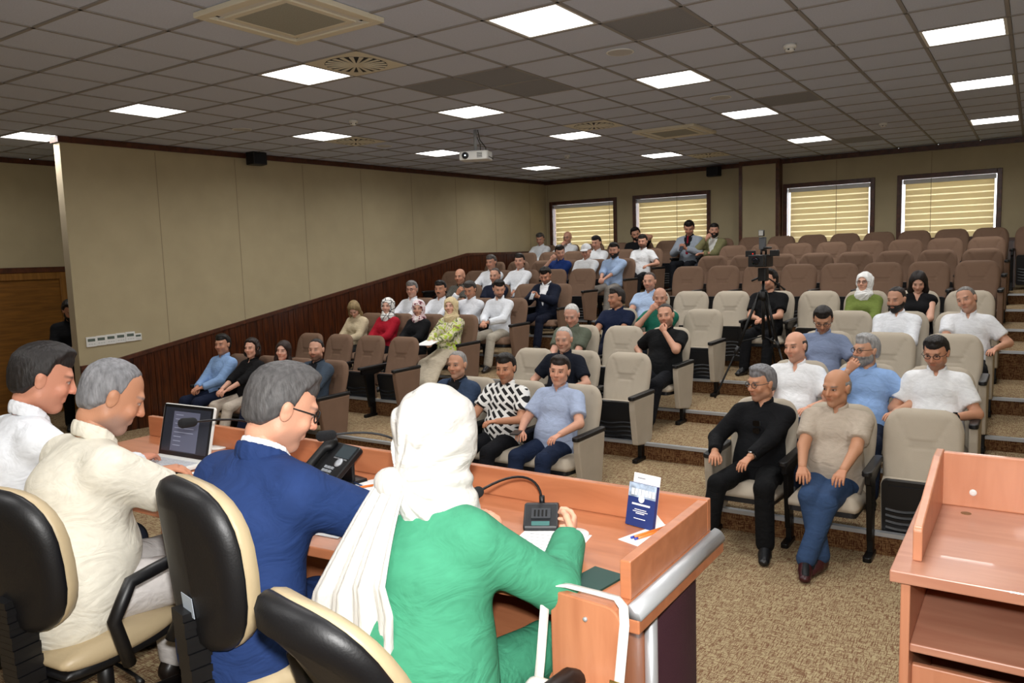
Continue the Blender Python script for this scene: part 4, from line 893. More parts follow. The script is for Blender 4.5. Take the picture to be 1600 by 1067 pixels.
def pattern_mat(kind):
    if 'pat_'+kind in MATS: return MATS['pat_'+kind]
    m = bpy.data.materials.new('pat_'+kind); m.use_nodes = True; nt = m.node_tree; b = nt.nodes['Principled BSDF']; L = nt.links.new; b.inputs['Roughness'].default_value = .8
    tc = N(nt, 'ShaderNodeTexCoord'); mp = N(nt, 'ShaderNodeMapping'); L(tc.outputs['Object'], mp.inputs[0]); r = N(nt, 'ShaderNodeValToRGB'); r.color_ramp.interpolation = 'CONSTANT'
    def ramp(*e):
        r.color_ramp.elements[0].position = e[0][0]; r.color_ramp.elements[0].color = (*lin(e[0][1]), 1); r.color_ramp.elements[1].position = e[1][0]; r.color_ramp.elements[1].color = (*lin(e[1][1]), 1)
        for p, c in e[2:]: x = r.color_ramp.elements.new(p); x.color = (*lin(c), 1)
    if kind == 'zigzag':
        mp.inputs['Rotation'].default_value = (.0, .7, 0.2); t = N(nt, 'ShaderNodeTexBrick'); t.inputs['Scale'].default_value = 9; t.inputs['Color1'].default_value = (0, 0, 0, 1); t.inputs['Color2'].default_value = (.0, 0, 0, 1); t.inputs['Mortar'].default_value = (1, 1, 1, 1)
        t.inputs['Mortar Size'].default_value = .1; t.inputs['Brick Width'].default_value = .9; t.inputs['Row Height'].default_value = .42; t.inputs['Mortar Smooth'].default_value = 0; t.offset = .35
        sw = N(nt, 'ShaderNodeSeparateXYZ'); cb = N(nt, 'ShaderNodeCombineXYZ'); L(mp.outputs[0], sw.inputs[0]); L(sw.outputs['X'], cb.inputs[0]); L(sw.outputs['Z'], cb.inputs[1]); L(cb.outputs[0], t.inputs['Vector']); L(t.outputs['Color'], r.inputs[0]); ramp((0, '0d0d0f'), (.5, 'e9e9e6'))
    elif kind == 'stripe':
        t = N(nt, 'ShaderNodeTexWave'); t.inputs['Scale'].default_value = 14; t.bands_direction = 'X'; L(mp.outputs[0], t.inputs['Vector']); L(t.outputs['Fac'], r.inputs[0]); ramp((0, '2c2b28'), (.72, '78756c'))
    elif kind == 'floral':
        t = N(nt, 'ShaderNodeTexNoise'); t.inputs['Scale'].default_value = 11; t.inputs['Distortion'].default_value = 1.2; L(mp.outputs[0], t.inputs['Vector']); L(t.outputs['Fac'], r.inputs[0]); ramp((0, '77804f'), (.42, 'd8d0b4'), (.54, 'b4cc45'), (.64, '8f6f5c'))
    elif kind == 'lines':
        t = N(nt, 'ShaderNodeTexVoronoi'); t.feature = 'DISTANCE_TO_EDGE'; t.inputs['Scale'].default_value = 13; L(mp.outputs[0], t.inputs['Vector']); L(t.outputs['Distance'], r.inputs[0]); ramp((0, '141416'), (.055, 'eeede9'))
    elif kind == 'pinkscarf':
        t = N(nt, 'ShaderNodeTexNoise'); t.inputs['Scale'].default_value = 16; L(mp.outputs[0], t.inputs['Vector']); L(t.outputs['Fac'], r.inputs[0]); ramp((0, '6b2f3a'), (.40, 'e0c3c8'), (.52, 'f0e6e4'), (.62, '7b2b3c'))
    L(r.outputs[0], b.inputs['Base Color']); MATS['pat_'+kind] = m; return m
INFO = {}
for b, k, px, py, label, who, pose, dx, kw in AUD:
    yb, z = rowpos(b, k); x = ony(px, py, yb-.14).x+dx
    xs = next(q[2] for q in PLAN if q[0] == b and q[1] == k or (q[0] == 'R' and b == 'C' and k == 4 and q[1] == 4))
    i = min(range(len(xs)), key=lambda i: abs(xs[i]-x)); bb = 'R' if (b == 'C' and k == 4) else b
    while (bb, k, i) in OCC and i+1 < len(xs): i += 1
    OCC[(bb, k, i)] = who; x = xs[i]+max(-.07, min(.07, x-xs[i]))
    a = dict(LIB[pose]); a.update(kw)
    a['H'] = a.get('H', 1.70)*.955; a.setdefault('lean', -.26); a['lean'] -= .05; a.setdefault('seat', .40)
    for t_ in ('topmat', 'scarf2'):
        if isinstance(a.get(t_), str): a[t_] = pattern_mat(a[t_])
    d = math.hypot(x, yb); a['res'] = .0125 if d < 8 else (.0155 if d < 10.6 else .019)
    root, inf = person(label, (x, yb-.33, z), math.pi, **a); INFO[(bb, k, i)] = (root, inf)
build_chairs()
# ================================================================== the long desk on the dais and what stands on it
M_cherry = wood('cherry_laminate', 'ac6a47', 'bf7b55', (1.5, 9, 9), .33, 2.2, .2)
M_cherry_v = wood('cherry_laminate_upright', 'ab6b4a', 'c07f5b', (9, 9, 1.2), .35, 2.2, .2)
M_maroon = mat('maroon_fabric', '3d1a28', .8, bump=.3, bscale=300)
DT = 1.25                                      # desk top level
DX0, DX1, DY0, DY1 = -3.75, -.80, 1.65, 2.25
desk = tag(empty('conference_desk', ((DX0+DX1)/2, (DY0+DY1)/2, DAIS)), 'long cherry laminate conference desk with raised rim and aluminium edge', 'desk')
def dpart(name, mb, m, bevel=.004, smooth=False):
    o = mb.build(name, m, None, smooth, bevel); o.parent = desk; o.matrix_parent_inverse = Matrix.Translation(desk.location).inverted(); return o
dpart('desktop', MB().prism([(DX0, 1.50), (-1.8, 1.54), (DX1, 1.64), (DX1, DY1), (DX0, DY1)], DT-.032, DT), M_cherry)
dpart('rim_board', MB().box(DX0, DX1, DY1-.028, DY1, DT, DT+.10), M_cherry, .003)
dpart('end_rim_board', MB().box(DX1-.03, DX1, DY0+.03, DY1-.028, DT, DT+.098), M_cherry, .003)
dpart('edge_trim', MB().prism([(DX1+.001+.034*math.sin(a), DT-.004-.034*(1-math.cos(a))) for a in np.linspace(0, math.pi/2, 8)] + [(DX1+.001, DT-.038)], DY0+.01, DY1+.03, 'y'), M_alu, 0, True)
dpart('edge_board', MB().box(DX1-.01, DX1+.03, DY0+.01, DY1+.03, DT-.075, DT-.038), M_cherry)
dpart('fascia_trim', MB().prism([(DY1+.001, DT-.038), (DY1+.034, DT-.038), (DY1+.024, DT-.014), (DY1+.001, DT-.004)], DX0, DX1, 'x'), M_alu, 0)
dpart('modesty_panel', MB().box(DX0+.1, DX1-.06, DY1-.07, DY1-.05, DAIS, DT-.03), M_cherry)
dpart('end_fabric_panel', MB().prism([(DX1-.015+.022*math.sin(t), 1.86+.30*(t/math.pi)) for t in np.linspace(0, math.pi, 10)], DAIS, DT-.075, 'z'), M_maroon, 0)
dpart('end_post', MB().tube([(DX1-.02, 1.84, DAIS), (DX1-.02, 1.84, DT-.075)], .018, 12), M_alu, 0, True)
dpart('end_panel', MB().box(DX1-.06, DX1-.035, DY0+.02, DY1-.05, DAIS, DT-.033), M_cherry_v)
fp = [(-.985, DAIS), (-.79, DAIS), (-.79, 1.215)] + [(-.83+.04*math.cos(a), 1.215+.045*math.sin(a)) for a in np.linspace(0, math.pi/2, 6)][1:] + [(-.985, 1.268)]
dpart('front_leg_panel', MB().prism(fp, 1.60, 1.625, 'y'), M_cherry_v)
dpart('fixing_screw', MB().lathe([(.006, -.004), (.006, .003), (.002, .005)], 12, Matrix.Translation((-.885, 1.599, 1.215)) @ Matrix.Rotation(math.pi/2, 4, 'X')), M_alu, 0, True)
dpart('inner_shelf', MB().box(-1.9, DX1-.08, 1.75, 2.15, .93, .95), M_cherry)
M_paper = mat('paper', 'f0f0ef', .8); M_ink = mat('printed_ink', '9a9a9e', .8); M_dkgreen = mat('green_folder', '0f3a33', .55)
def sheet(px, py, w, h, rz, label, name='paper_sheet', m=None, th=.0015, lines=True, dz=0):
    p = onz(px, py, DT); e = tag(empty(name, (p.x, p.y, DT+dz), rz), label, 'paper')
    MB().box(-w/2, w/2, -h/2, h/2, .0004, th).build('sheet', m or M_paper, e)
    if lines:
        l = MB()
        for i in range(9): l.box(-w*.38, w*(.36 if i % 3 else .1), h*(.36-.085*i)-.0015, h*(.36-.085*i)+.0015, th, th+.0003)
        l.build('text_lines', M_ink, e)
    return e
sheet(285, 752, .21, .297, -.25, 'white printed sheet beside the computer mouse')
sheet(535, 812, .21, .297, .1, 'white printed sheet under the hand of the man in the blue suit')
sheet(848, 858, .21, .297, .2, 'white printed sheet in front of the woman in green')
sheet(562, 762, .13, .21, -.35, 'small white notepad beside the desk telephone', lines=False)
sheet(1022, 836, .10, .21, -.30, 'narrow white slip under the two orange pens', lines=False)
sheet(931, 907, .10, .13, -.15, 'dark green folder at the desk corner', 'folder', M_dkgreen, .006, False)
def pen(px, py, rz, label, col='d9762a', z=.006, L=.145):
    p = onz(px, py, DT); e = tag(empty('pen', (p.x, p.y, DT+z), rz), label, 'pen', 'orange pens on the desk')
    MB().tube([(0, -L/2, 0), (0, L/2-.014, 0)], .0042, 6).build('barrel', mat('orange_pen', col, .35), e, True)
    MB().tube([(0, L/2-.014, 0), (0, L/2, 0)], [.004, .0008], 6).build('tip', M_paper, e, True); MB().tube([(0, -L/2-.012, 0), (0, -L/2, 0)], .0038, 6).build('end_plug', mat('blue_plug', '2a3fa0', .4), e, True)
pen(1018, 833, -.38, 'orange ballpoint pen lying on the narrow slip'); pen(1024, 835, -.38, 'orange ballpoint pen lying on the narrow slip')
pen(560, 764, -.55, 'orange pen lying on the small notepad')
for px, py in ((519, 764), (897, 836), (340, 700)):
    p = onz(px, py, DT); o = MB().lathe([(.043, 0), (.046, .002), (.046, .006), (.043, .008), (.004, .008)], 24).build('coaster', M_white, None, True); o.location = (p.x, p.y, DT)
    tag(o, 'round white coaster lying on the desk top', 'coaster', 'round white coasters')
# laptop
p = onz(262, 725, DT); lap = tag(empty('laptop', (-3.08, 1.86, DT), .05), 'open white laptop with black screen bezel showing a document', 'laptop')
MB().prism(rrect(-.17, .17, -.125, .115, .012), .004, .02).build('base', M_white, lap, bevel=.003)
kb = MB()
for r in range(5):
    for c in range(14): kb.box(-.15+c*.0216, -.15+c*.0216+.018, .075-r*.022-.018, .075-r*.022, .02, .0225)
kb.build('keys', mat('grey_keys', 'b9bbc0', .5), lap); MB().box(-.045, .045, -.11, -.05, .02, .0206).build('touchpad', mat('touchpad', 'c8cacd', .4), lap)
Ms = Matrix.Translation((0, .115, .018)) @ Matrix.Rotation(math.radians(-14), 4, 'X')
sc = MB().prism(rrect(-.17, .17, 0, .232, .012), -.004, .008, 'y', Ms).build('lid', M_white, lap, bevel=.002)
M_bez = mat('screen_bezel', '0b0c0f', .3); MB().box(-.165, .165, -.006, -.0042, .004, .228, Ms).build('bezel', M_bez, sc)
M_scr = mat('screen_glow', '22252e', .25, emit=.25); MB().box(-.152, .152, -.0072, -.0062, .022, .215, Ms).build('screen', M_scr, sc)
pg = MB().box(-.09, .085, -.0082, -.0074, .026, .20, Ms); pg.build('document', mat('screen_page', '55586a', .3, emit=.2), sc)
l = MB()
for i in range(8): l.box(-.075, -.075+(.13 if i in (3, 4) else .05), -.0088, -.0084, .183-i*.019, .186-i*.019, Ms)
l.build('text_lines', mat('screen_text', '8a8ea0', .4, emit=.25), sc)
mo = tag(empty('computer_mouse', (-2.86, 1.80, DT), -.5), 'black wired computer mouse beside the laptop', 'mouse')
V_, Q_ = Sdf().ell((0, 0, .006), (.031, .055, .028), .01).sub(lambda X, Y, Z: -Z).mesh(.004); ob('shell', mesh_np('shell', V_, Q_, M_black), mo); MB().tube([(0, .025, .029), (0, .037, .028)], .005, 8).build('scroll_wheel', mat('wheel', '2a2a2c', .5), mo, True)
MB().tube([(0, .05, .008), (-.02, .11, .004), (-.08, .17, .004), (-.16, .19, .004), (-.20, .26, .004)], .0018, 5).build('cable', M_black, mo, True)
sp_ = tag(empty('smartphone', (-2.93, 1.70, DT), .3), 'black smartphone lying beside the mouse', 'phone'); MB().prism(rrect(-.036, .036, -.074, .074, .009), .001, .009).build('body', M_black, sp_, bevel=.001); MB().box(-.033, .033, -.068, .068, .009, .0094).build('screen', M_bez, sp_)
# desk telephone
ph = tag(empty('desk_telephone', (-2.22, 2.06, DT), -.18), 'black office desk telephone with handset and grey keypad', 'telephone')
Mt = Matrix.Translation((0, -.085, .012)) @ Matrix.Rotation(math.radians(38), 4, 'X')
MB().prism(rrect(-.10, .10, 0, .19, .012), 0, .022, 'z', Mt).build('body', M_black, ph, bevel=.004)
MB().prism([(-.075, 0), (.075, 0), (.07, .012), (-.07, .012)], .0, .1, 'y', Matrix.Translation((0, -.01, 0))).build('stand', M_black, ph); MB().box(-.06, .06, .03, .045, .0, .085).build('stand_leg', M_black, ph, bevel=.004)
hs_ = Sdf(); hs_.cap((-.068, .012, .045), (-.068, .175, .045), .017, .017, .03); hs_.ecap((-.068, .01, .035), (-.068, .035, .032), (.026, .017), (.026, .017), (1, 0, 0), .015); hs_.ecap((-.068, .155, .032), (-.068, .18, .035), (.026, .017), (.026, .017), (1, 0, 0), .015)
V_, Q_ = hs_.mesh(.005); V_ = np.array([tuple(Mt @ Vector(v)) for v in V_]); ob('handset', mesh_np('handset', V_, Q_, M_black), ph)
MB().box(-.005, .085, .125, .182, .022, .0245, Mt).build('display', mat('lcd', '3a4348', .15), ph)
k = MB()
for r in range(4):
    for c in range(3): k.box(-.012+c*.021, -.012+c*.021+.015, .018+r*.0165, .018+r*.0165+.011, .022, .026, Mt)
k.build('keypad', mat('key_grey', '8b8f94', .4), ph)
k = MB().lathe([(.019, .022), (.019, .026), (.008, .027)], 18, Mt @ Matrix.Translation((.048, .102, 0))); k.build('navigation_key', mat('key_silver', 'a7abb0', .3), ph, True)
k = MB(); [k.box(-.002+c*.022, .014+c*.022, .117, .122, .022, .025, Mt) for c in range(4)]; k.build('soft_keys', mat('key_grey2', '77797c', .4), ph)
MB().tube([(.05, .03, .01), (.12, .03, .006), (.14, -.03, .004), (.07, -.12, .004), (.04, -.17, .004)], .003, 6).build('network_cable', mat('blue_cable', '2f5f9e', .4), ph, True)
# microphones
def mic(base, rz, tip, label, mid):
    e = tag(empty('gooseneck_microphone', (base[0], base[1], DT), rz), label, 'microphone')
    w = MB().prism([(-.075, 0), (.075, 0), (.075, .045), (.02, .06), (-.075, .018)], -.055, .055, 'x'); w.build('base', mat('mic_base', '1c1e21', .45), e, bevel=.006)
    Mb = Matrix.Translation((0, -.03, .0405)) @ Matrix.Rotation(math.radians(23.8), 4, 'X')
    MB().box(-.03, .03, -.02, .025, -.001, .0025, Mb).build('speaker_grille', mat('mic_grille', '33363a', .5), e); k = MB(); [k.box(-.022+i*.012, -.022+i*.012+.006, -.012, .016, .0025, .004, Mb) for i in range(4)]; k.build('grille_slots', M_dark, e)
    MB().box(-.028, .028, -.05, -.035, -.001, .003, Mb).build('talk_button', mat('talk_button', '3f6f6b', .4), e)
    inv = (Matrix.Translation((base[0], base[1], DT)) @ Matrix.Rotation(rz, 4, 'Z')).inverted(); T_ = inv @ Vector(tip); M_ = inv @ Vector(mid); S_ = Vector((0, .05, .05))
    pts = []
    C1 = Vector((S_.x, S_.y, max(M_.z, .16)))
    for i in range(15): t = i/14; pts.append(S_*(1-t)**3+C1*3*t*(1-t)**2+M_*3*t*t*(1-t)+T_*t**3)
    MB().tube(pts, .0042, 7).build('gooseneck', M_black, e, True); MB().tube([S_-Vector((0, 0, .01)), S_+Vector((0, 0, .025))], .009, 10).build('neck_socket', M_black, e, True)
    d = (pts[-1]-pts[-2]).normalized(); q = Sdf().ecap(T_-d*.01, T_+d*.026, (.017, .017), (.019, .019), (0, .3, 1), .01); V_, Q_ = q.mesh(.004); ob('windscreen', mesh_np('windscreen', V_, Q_, mat('foam', '141518', .95, bump=.6, bscale=400)), e)
def at_d(px, py, D): d = ray(px, py); return CAMP + d*(D/math.hypot(d.x, d.y))
mic((-1.285, 2.05), .5, tuple(at_d(745, 770, 2.28)), 'gooseneck microphone whose base stands by the raised hand of the woman in green', tuple(at_d(800, 735, 2.5)))
mic((-1.80, 2.02), .3, tuple(at_d(514, 680, 2.72)), 'gooseneck microphone bending towards the man in the blue suit', tuple(at_d(575, 672, 2.75)))
mic((-2.46, 1.98), .3, tuple(at_d(297, 660, 3.05)), 'gooseneck microphone reaching in front of the laptop', tuple(at_d(340, 655, 3.1)))
# brochures
p = onz(996, 826, DT); br = tag(empty('brochure_stand', (p.x, p.y+.01, DT), -.22), 'navy blue brochure with a building photo propped in a white card stand', 'brochure')
Mb = Matrix.Rotation(math.radians(-12), 4, 'X')
MB().box(-.052, .052, -.002, .012, .002, .135, Mb).build('booklet', mat('navy_print', '23346e', .4), br)
MB().box(-.052, .052, -.0026, -.002, .092, .135, Mb).build('cover_photo', mat('cover_photo', '9fb0c4', .4, noise=.5, nscale=45), br)
k = MB(); [k.box(-.04+i*.013, -.03+i*.013, -.0032, -.0026, .098, .118, Mb) for i in range(7)]; k.build('photo_building', mat('cover_building', 'e4e2dc', .5), br)
MB().lathe([(.011, 0), (.011, .0008)], 16, Mb @ Matrix.Translation((0, -.0026, .088)) @ Matrix.Rotation(math.pi/2, 4, 'X')).build('emblem', M_paper, br)
k = MB(); [k.box(-w, w, -.0028, -.002, z, z+h, Mb) for w, z, h in ((.034, .068, .0055), (.022, .054, .002), (.028, .048, .002), (.016, .042, .003), (.022, .026, .002))]; k.build('cover_lettering', M_paper, br)
MB().box(-.05, .05, .014, .016, .0, .165, Mb).build('card', M_paper, br); MB().box(-.035, -.005, .0135, .014, .148, .152, Mb).build('card_lettering', M_ink, br)
MB().prism([(.0, .0), (.07, 0), (.012, .06)], -.045, .045, 'x', Matrix.Translation((0, .005, 0))).build('card_foot', M_paper, br)
# white handbag hung on the desk's leg panel
bag = tag(empty('handbag', (-.89, 1.545, DAIS+.33)), 'white leather handbag hung by its strap over the desk leg panel', 'bag')
M_bag = mat('white_leather', 'e3ded6', .45, bump=.15, bscale=140)
q = Sdf(); q.ecap((-.10, 0, .07), (.10, 0, .07), (.045, .07), (.045, .07), (0, 1, 0), .02); q.ecap((-.11, 0, .18), (.11, 0, .18), (.035, .05), (.035, .05), (0, 1, 0), .05); V_, Q_ = q.mesh(.009); bb = ob('bag_body', mesh_np('bag_body', V_, Q_, M_bag), bag)
MB().prism(rrect(-.12, .12, .08, .215, .03), -.05, -.044, 'y').build('bag_flap', M_bag, bag, bevel=.002)
def ribbon(name, pts, w, m, parent):
    mb = MB(); vs = []
    for p, wd in pts: wd = Vector(wd).normalized()*w/2; vs += [Vector(p)-wd, Vector(p)+wd]
    mb.add(vs, [(2*i, 2*i+1, 2*i+3, 2*i+2) for i in range(len(pts)-1)]); o = mb.build(name, m, parent, True); md = o.modifiers.new('thickness', 'SOLIDIFY'); md.thickness = .003; return o
zt = 1.278-DAIS-.33; fx, tx = (1, .15, 0), (.15, 1, 0)
ribbon('strap', [((.10, 0, .19), fx), ((.108, .02, .25), fx), ((.112, .05, zt-.05), fx), ((.105, .062, zt-.012), (.6, .8, 0)), ((.085, .068, zt+.004), tx), ((.03, .068, zt+.006), tx), ((-.05, .068, zt+.007), tx), ((-.095, .064, zt+.003), tx), ((-.106, .052, zt-.02), (.6, .8, 0)), ((-.112, .03, .26), fx), ((-.105, .0, .19), fx)], .024, M_bag, bag)
k = MB().tube([(.125, .01, .24), (.09, .01, .24), (.09, .015, .27), (.125, .015, .27), (.125, .01, .24)], .003, 6); k.build('buckle', mat('brass', 'b99a55', .3, metal=.9), bag, True)
# ------------------------------------------------------------------ swivel chairs of the panel
M_leather = mat('black_leather', '0d0d10', .46, bump=.06, bscale=160); M_tan = mat('tan_leather', 'b9a684', .45, bump=.1, bscale=60)
def office_chair(loc, rz, label, tilt=.12, seat=.47, sticker=False):
    e = tag(empty('office_chair', loc, rz), label, 'chair', 'panel swivel chairs')
    def oval(w0, w1, h0, h1, y, dy, n=28, bul=0):
        pts = []
        for i in range(n):
            a = 2*math.pi*i/n; c, s_ = math.cos(a), math.sin(a); z = (h0+h1)/2+(h1-h0)/2*math.copysign(abs(s_)**.75, s_); t = (z-h0)/(h1-h0)
            pts.append((math.copysign(abs(c)**.7, c)*(w0+(w1-w0)*t), z))
        return pts
    prof = oval(.20, .215, seat+.07, seat+.53, 0, 0)
    def shell(sc_, ys):
        vs = []; cz = seat+.30
        for sc1, y in ys:
            for x, z in prof: vs.append((x*sc1, -.25-(z-seat)*tilt+y-.06*(x/.2)**2*-.5, cz+(z-cz)*sc1))
        n = len(prof); fs = [(k*n+i, k*n+(i+1) % n, (k+1)*n+(i+1) % n, (k+1)*n+i) for k in range(len(ys)-1) for i in range(n)] + [tuple(range(n-1, -1, -1)), tuple(range((len(ys)-1)*n, len(ys)*n))]
        return MB().add(vs, fs)
    shell(1, [(.72, -.052), (.88, -.046), (.97, -.03), (1, -.01), (1, 0)]).build('back_shell', M_leather, e, True)
    shell(1, [(.99, 0), (1.0, .012), (.96, .04), (.80, .055), (.5, .06)]).build('back_cushion', M_tan, e, True)
    if sticker: o = MB().box(-.035, .03, -.0015, 0, -.028, .028).build('inventory_sticker', mat('sticker', 'a9b3bd', .5), e); o.matrix_local = Matrix.Translation((.02, -.305-.1*tilt, seat+.20)) @ Matrix.Rotation(tilt, 4, 'X')
    q = Sdf().ecap((-.12, -.02, seat-.045), (.12, -.02, seat-.045), (.225, .045), (.225, .045), (0, 1, 0), .03); V_, Q_ = q.mesh(.013); ob('seat_cushion', mesh_np('seat_cushion', V_, Q_, M_tan), e)
    q = Sdf().ecap((-.12, -.02, seat-.085), (.12, -.02, seat-.085), (.22, .03), (.22, .03), (0, 1, 0), .03); V_, Q_ = q.mesh(.013); ob('seat_shell', mesh_np('seat_shell', V_, Q_, M_leather), e)
    k = MB(); n = 14
    for i in range(n): z = seat-.12+i*.022; w = .04; k.box(-w+.004*(i % 2), w-.004*(i % 2), -.30-.02*(i/n)-.018, -.245-.02*(i/n)+.01, z, z+.02)
    k.build('spine_bellows', M_black, e); MB().box(-.035, .035, -.30, .02, seat-.17, seat-.125).build('mechanism', M_black, e, bevel=.006)
    for sx in (-1, 1):
        pts = [(sx*.245, -.10, seat-.07), (sx*.275, -.16, seat+.10), (sx*.28, -.10, seat+.20), (sx*.28, .06, seat+.215), (sx*.275, .14, seat+.17), (sx*.26, .10, seat+.02), (sx*.24, .06, seat-.07)]
        P2 = []
        for i in range(len(pts)-1):
            for t in (0, .5): P2.append(Vector(pts[i]).lerp(Vector(pts[i+1]), t))
        P2.append(Vector(pts[-1])); MB().tube(P2, .021, 10).build('arm_loop', M_black, e, True)
    MB().tube([(0, -.02, .10), (0, -.02, seat-.12)], .026, 12).build('gas_lift', M_black, e, True); MB().tube([(.06, -.03, seat-.14), (.2, -.05, seat-.15), (.235, -.06, seat-.16)], [.006, .006, .013], 8).build('lever', M_black, e, True)
    MB().lathe([(.05, .07), (.055, .12), (.035, .13)], 14, Matrix.Translation((0, -.02, 0))).build('hub', M_black, e, True)
    for i in range(5):
        a = 2*math.pi*i/5+.3; d = Vector((math.cos(a), math.sin(a), 0)); c = Vector((0, -.02, 0))
        MB().tube([c+d*.03+Vector((0, 0, .105)), c+d*.28+Vector((0, 0, .075))], [.028, .018], 8).build('base_arm', M_black, e, True)
        MB().lathe([(.012, -.022), (.027, -.018), (.027, .018), (.012, .022)], 14, Matrix.Translation(c+d*.275+Vector((0, 0, .027))) @ Matrix.Rotation(a+1.2, 4, 'Z') @ Matrix.Rotation(math.pi/2, 4, 'Y')).build('caster', M_black, e, True)
    return e
office_chair((-1.20, 1.55, DAIS), -.18, 'black-backed tan swivel chair of the woman in green', tilt=.5, seat=.365)
office_chair((-1.75, 1.44, DAIS), -.20, 'black-backed tan swivel chair with a grey inventory sticker behind the blue suit', tilt=.08, sticker=True, seat=.53)
office_chair((-2.58, 1.32, DAIS), .12, 'black-backed tan swivel chair of the man in the cream polo shirt', tilt=.12, seat=.44)
office_chair((-3.34, 1.27, DAIS), .15, 'black-backed tan swivel chair of the man in the white shirt', tilt=.12, seat=.44)
# ------------------------------------------------------------------ the four people at the desk
def loc_in(base, px, py, z): p = onz(px, py, z); return (p.x-base[0], p.y-base[1], p.z-base[2])
B4 = (-1.28, 1.42, DAIS)
r4, i4 = person('woman in a green tunic and long white headscarf seen from behind at the desk', B4, 0, seat=.41, res=.0095, H=1.64, girth=1.32, fem=True, side=.0, hsc=1.08, lean=.12, bend=.03, top='43906f', sleeve='long', collar=False, bottom='43906f', scarf='cfcdc8', head=(.15, -.25, 0), skin='c99a80',
    hr=(.20, .45, .80), palm_r=(-1, .2, .3), hl=(-.16, .42, .80), elbow=((1, -.1, -1), (-1, -.2, -.6)), curl=(.75, .5), shoe='222222', fr=(.14, .45, .085), fl=(-.14, .45, .085))
B3 = (-1.84, 1.31, DAIS)
r3, i3 = person('man in a royal blue suit with greying hair and glasses writing at the desk', B3, 0, seat=.47, res=.0095, H=1.66, hsc=.95, girth=1.10, lean=.16, bend=.06, jacket='223766', inner='e6e8ec', bottom='20345f', hair='short', hairc='4c4a4a', glasses='1a1a1c', head=(-.45, -.45, 0), skin='c08d74', hr=(.08, .50, .80), hl=(-.18, .45, .80), curl=(.85, .5), palm_r=(-.5, 0, -.8), elbow=((1, -.1, -.25), (-1, -.2, -.6)), shoe='101012', fr=(.13, .45, .085), fl=(-.13, .45, .085), stubble=.2)
B2 = (-2.68, 1.24, DAIS)
r2, i2 = person('heavy man in a cream polo shirt with cropped grey hair at the desk', B2, -.1, seat=.44, res=.0095, H=1.70, hsc=.95, girth=1.40, belly=.6, lean=.20, bend=.05, top='dcd7c8', bottom='c4bfbc', hair='buzz', hairc='77777a', head=(-.30, -.50, 0), skin='ab7a5e', hr=(.02, .52, .80), hl=(-.24, .45, .80), curl=(.8, .5), elbow=((1, -.3, -.5), (-1, -.2, -.6)), shoe='1a1412', fr=(.16, .42, .085), fl=(-.12, .42, .085), stubble=.5, vneck=.05, watch=(0, 'b9953f'))
B1 = (-3.26, 1.31, DAIS)
r1, i1 = person('dark-haired man in a white shirt looking down at the desk', B1, -.1, seat=.46, res=.011, hsc=1.0, H=1.68, girth=1.15, lean=.18, bend=.05, top='e2e5ea', sleeve='long', bottom='2a2e3a', hair='short', hairc='1f1b1a', head=(-.35, -.35, 0), skin='b98068', hr=(.12, .48, .80), hl=(-.2, .45, .80), elbow=((1, -.2, -.6), (-1, -.2, -.6)), shoe='1a1412', fr=(.13, .45, .085), fl=(-.13, .45, .085), stubble=.15)
# pen held by the man in blue
W0 = i3['wr']; pe = tag(empty('pen', (B3[0]+W0[0]+.005, B3[1]+W0[1]+.085, B3[2]+W0[2]-.045)), 'dark pen held in the writing hand of the man in the blue suit', 'pen'); MB().tube([(0, .02, .0), (-.02, -.03, .12)], .0045, 8).build('barrel', M_black, pe, True); MB().tube([(0, .02, 0), (.003, .028, -.015)], [.004, .001], 8).build('tip', M_alu, pe, True)
# long tail of the white headscarf: pleated cloth falling down the back
hc4 = i4['head']; nt_u, nt_v = 40, 34; vs = []; fs = []
for j in range(nt_v+1):
    v = j/nt_v
    for i in range(nt_u+1):
        u = i/nt_u*2-1
        w = .050+.105*min(1, v*1.5); zz = hc4[2]-.09-(.47-.07*u)*v-(.05*v if abs(u+.25) < .3 else 0)*v+.012*math.sin(u*13)*v**3
        xx = hc4[0]-.055-.055*v+u*w
        fold = (.016*math.sin(u*11+v*1.5)+.008*math.sin(u*23+2))*min(1, .25+v)
        vs.append((xx, hc4[1]-.115-.16*min(1, v*2.0)**.8+fold*.8+.02*v, zz))
for j in range(nt_v):
    for i in range(nt_u): a = j*(nt_u+1)+i; fs.append((a, a+1, a+nt_u+2, a+nt_u+1))
M_scarf = mat('white_scarf_tail', 'cfcdc8', .75, bump=.35, bscale=40, stretch=(3, 3, .6))
tl = MB().add(vs, fs).build('headscarf_tail', M_scarf, r4, True); md = tl.modifiers.new('thickness', 'SOLIDIFY'); md.thickness = .006; md.offset = 0
q = Sdf(); q.ell(hc4+V3(-.06, -.115, -.10), (.06, .035, .045), .02); V_, Q_ = q.mesh(.007); ob('headscarf_knot', mesh_np('headscarf_knot', V_, Q_, M_scarf), r4)
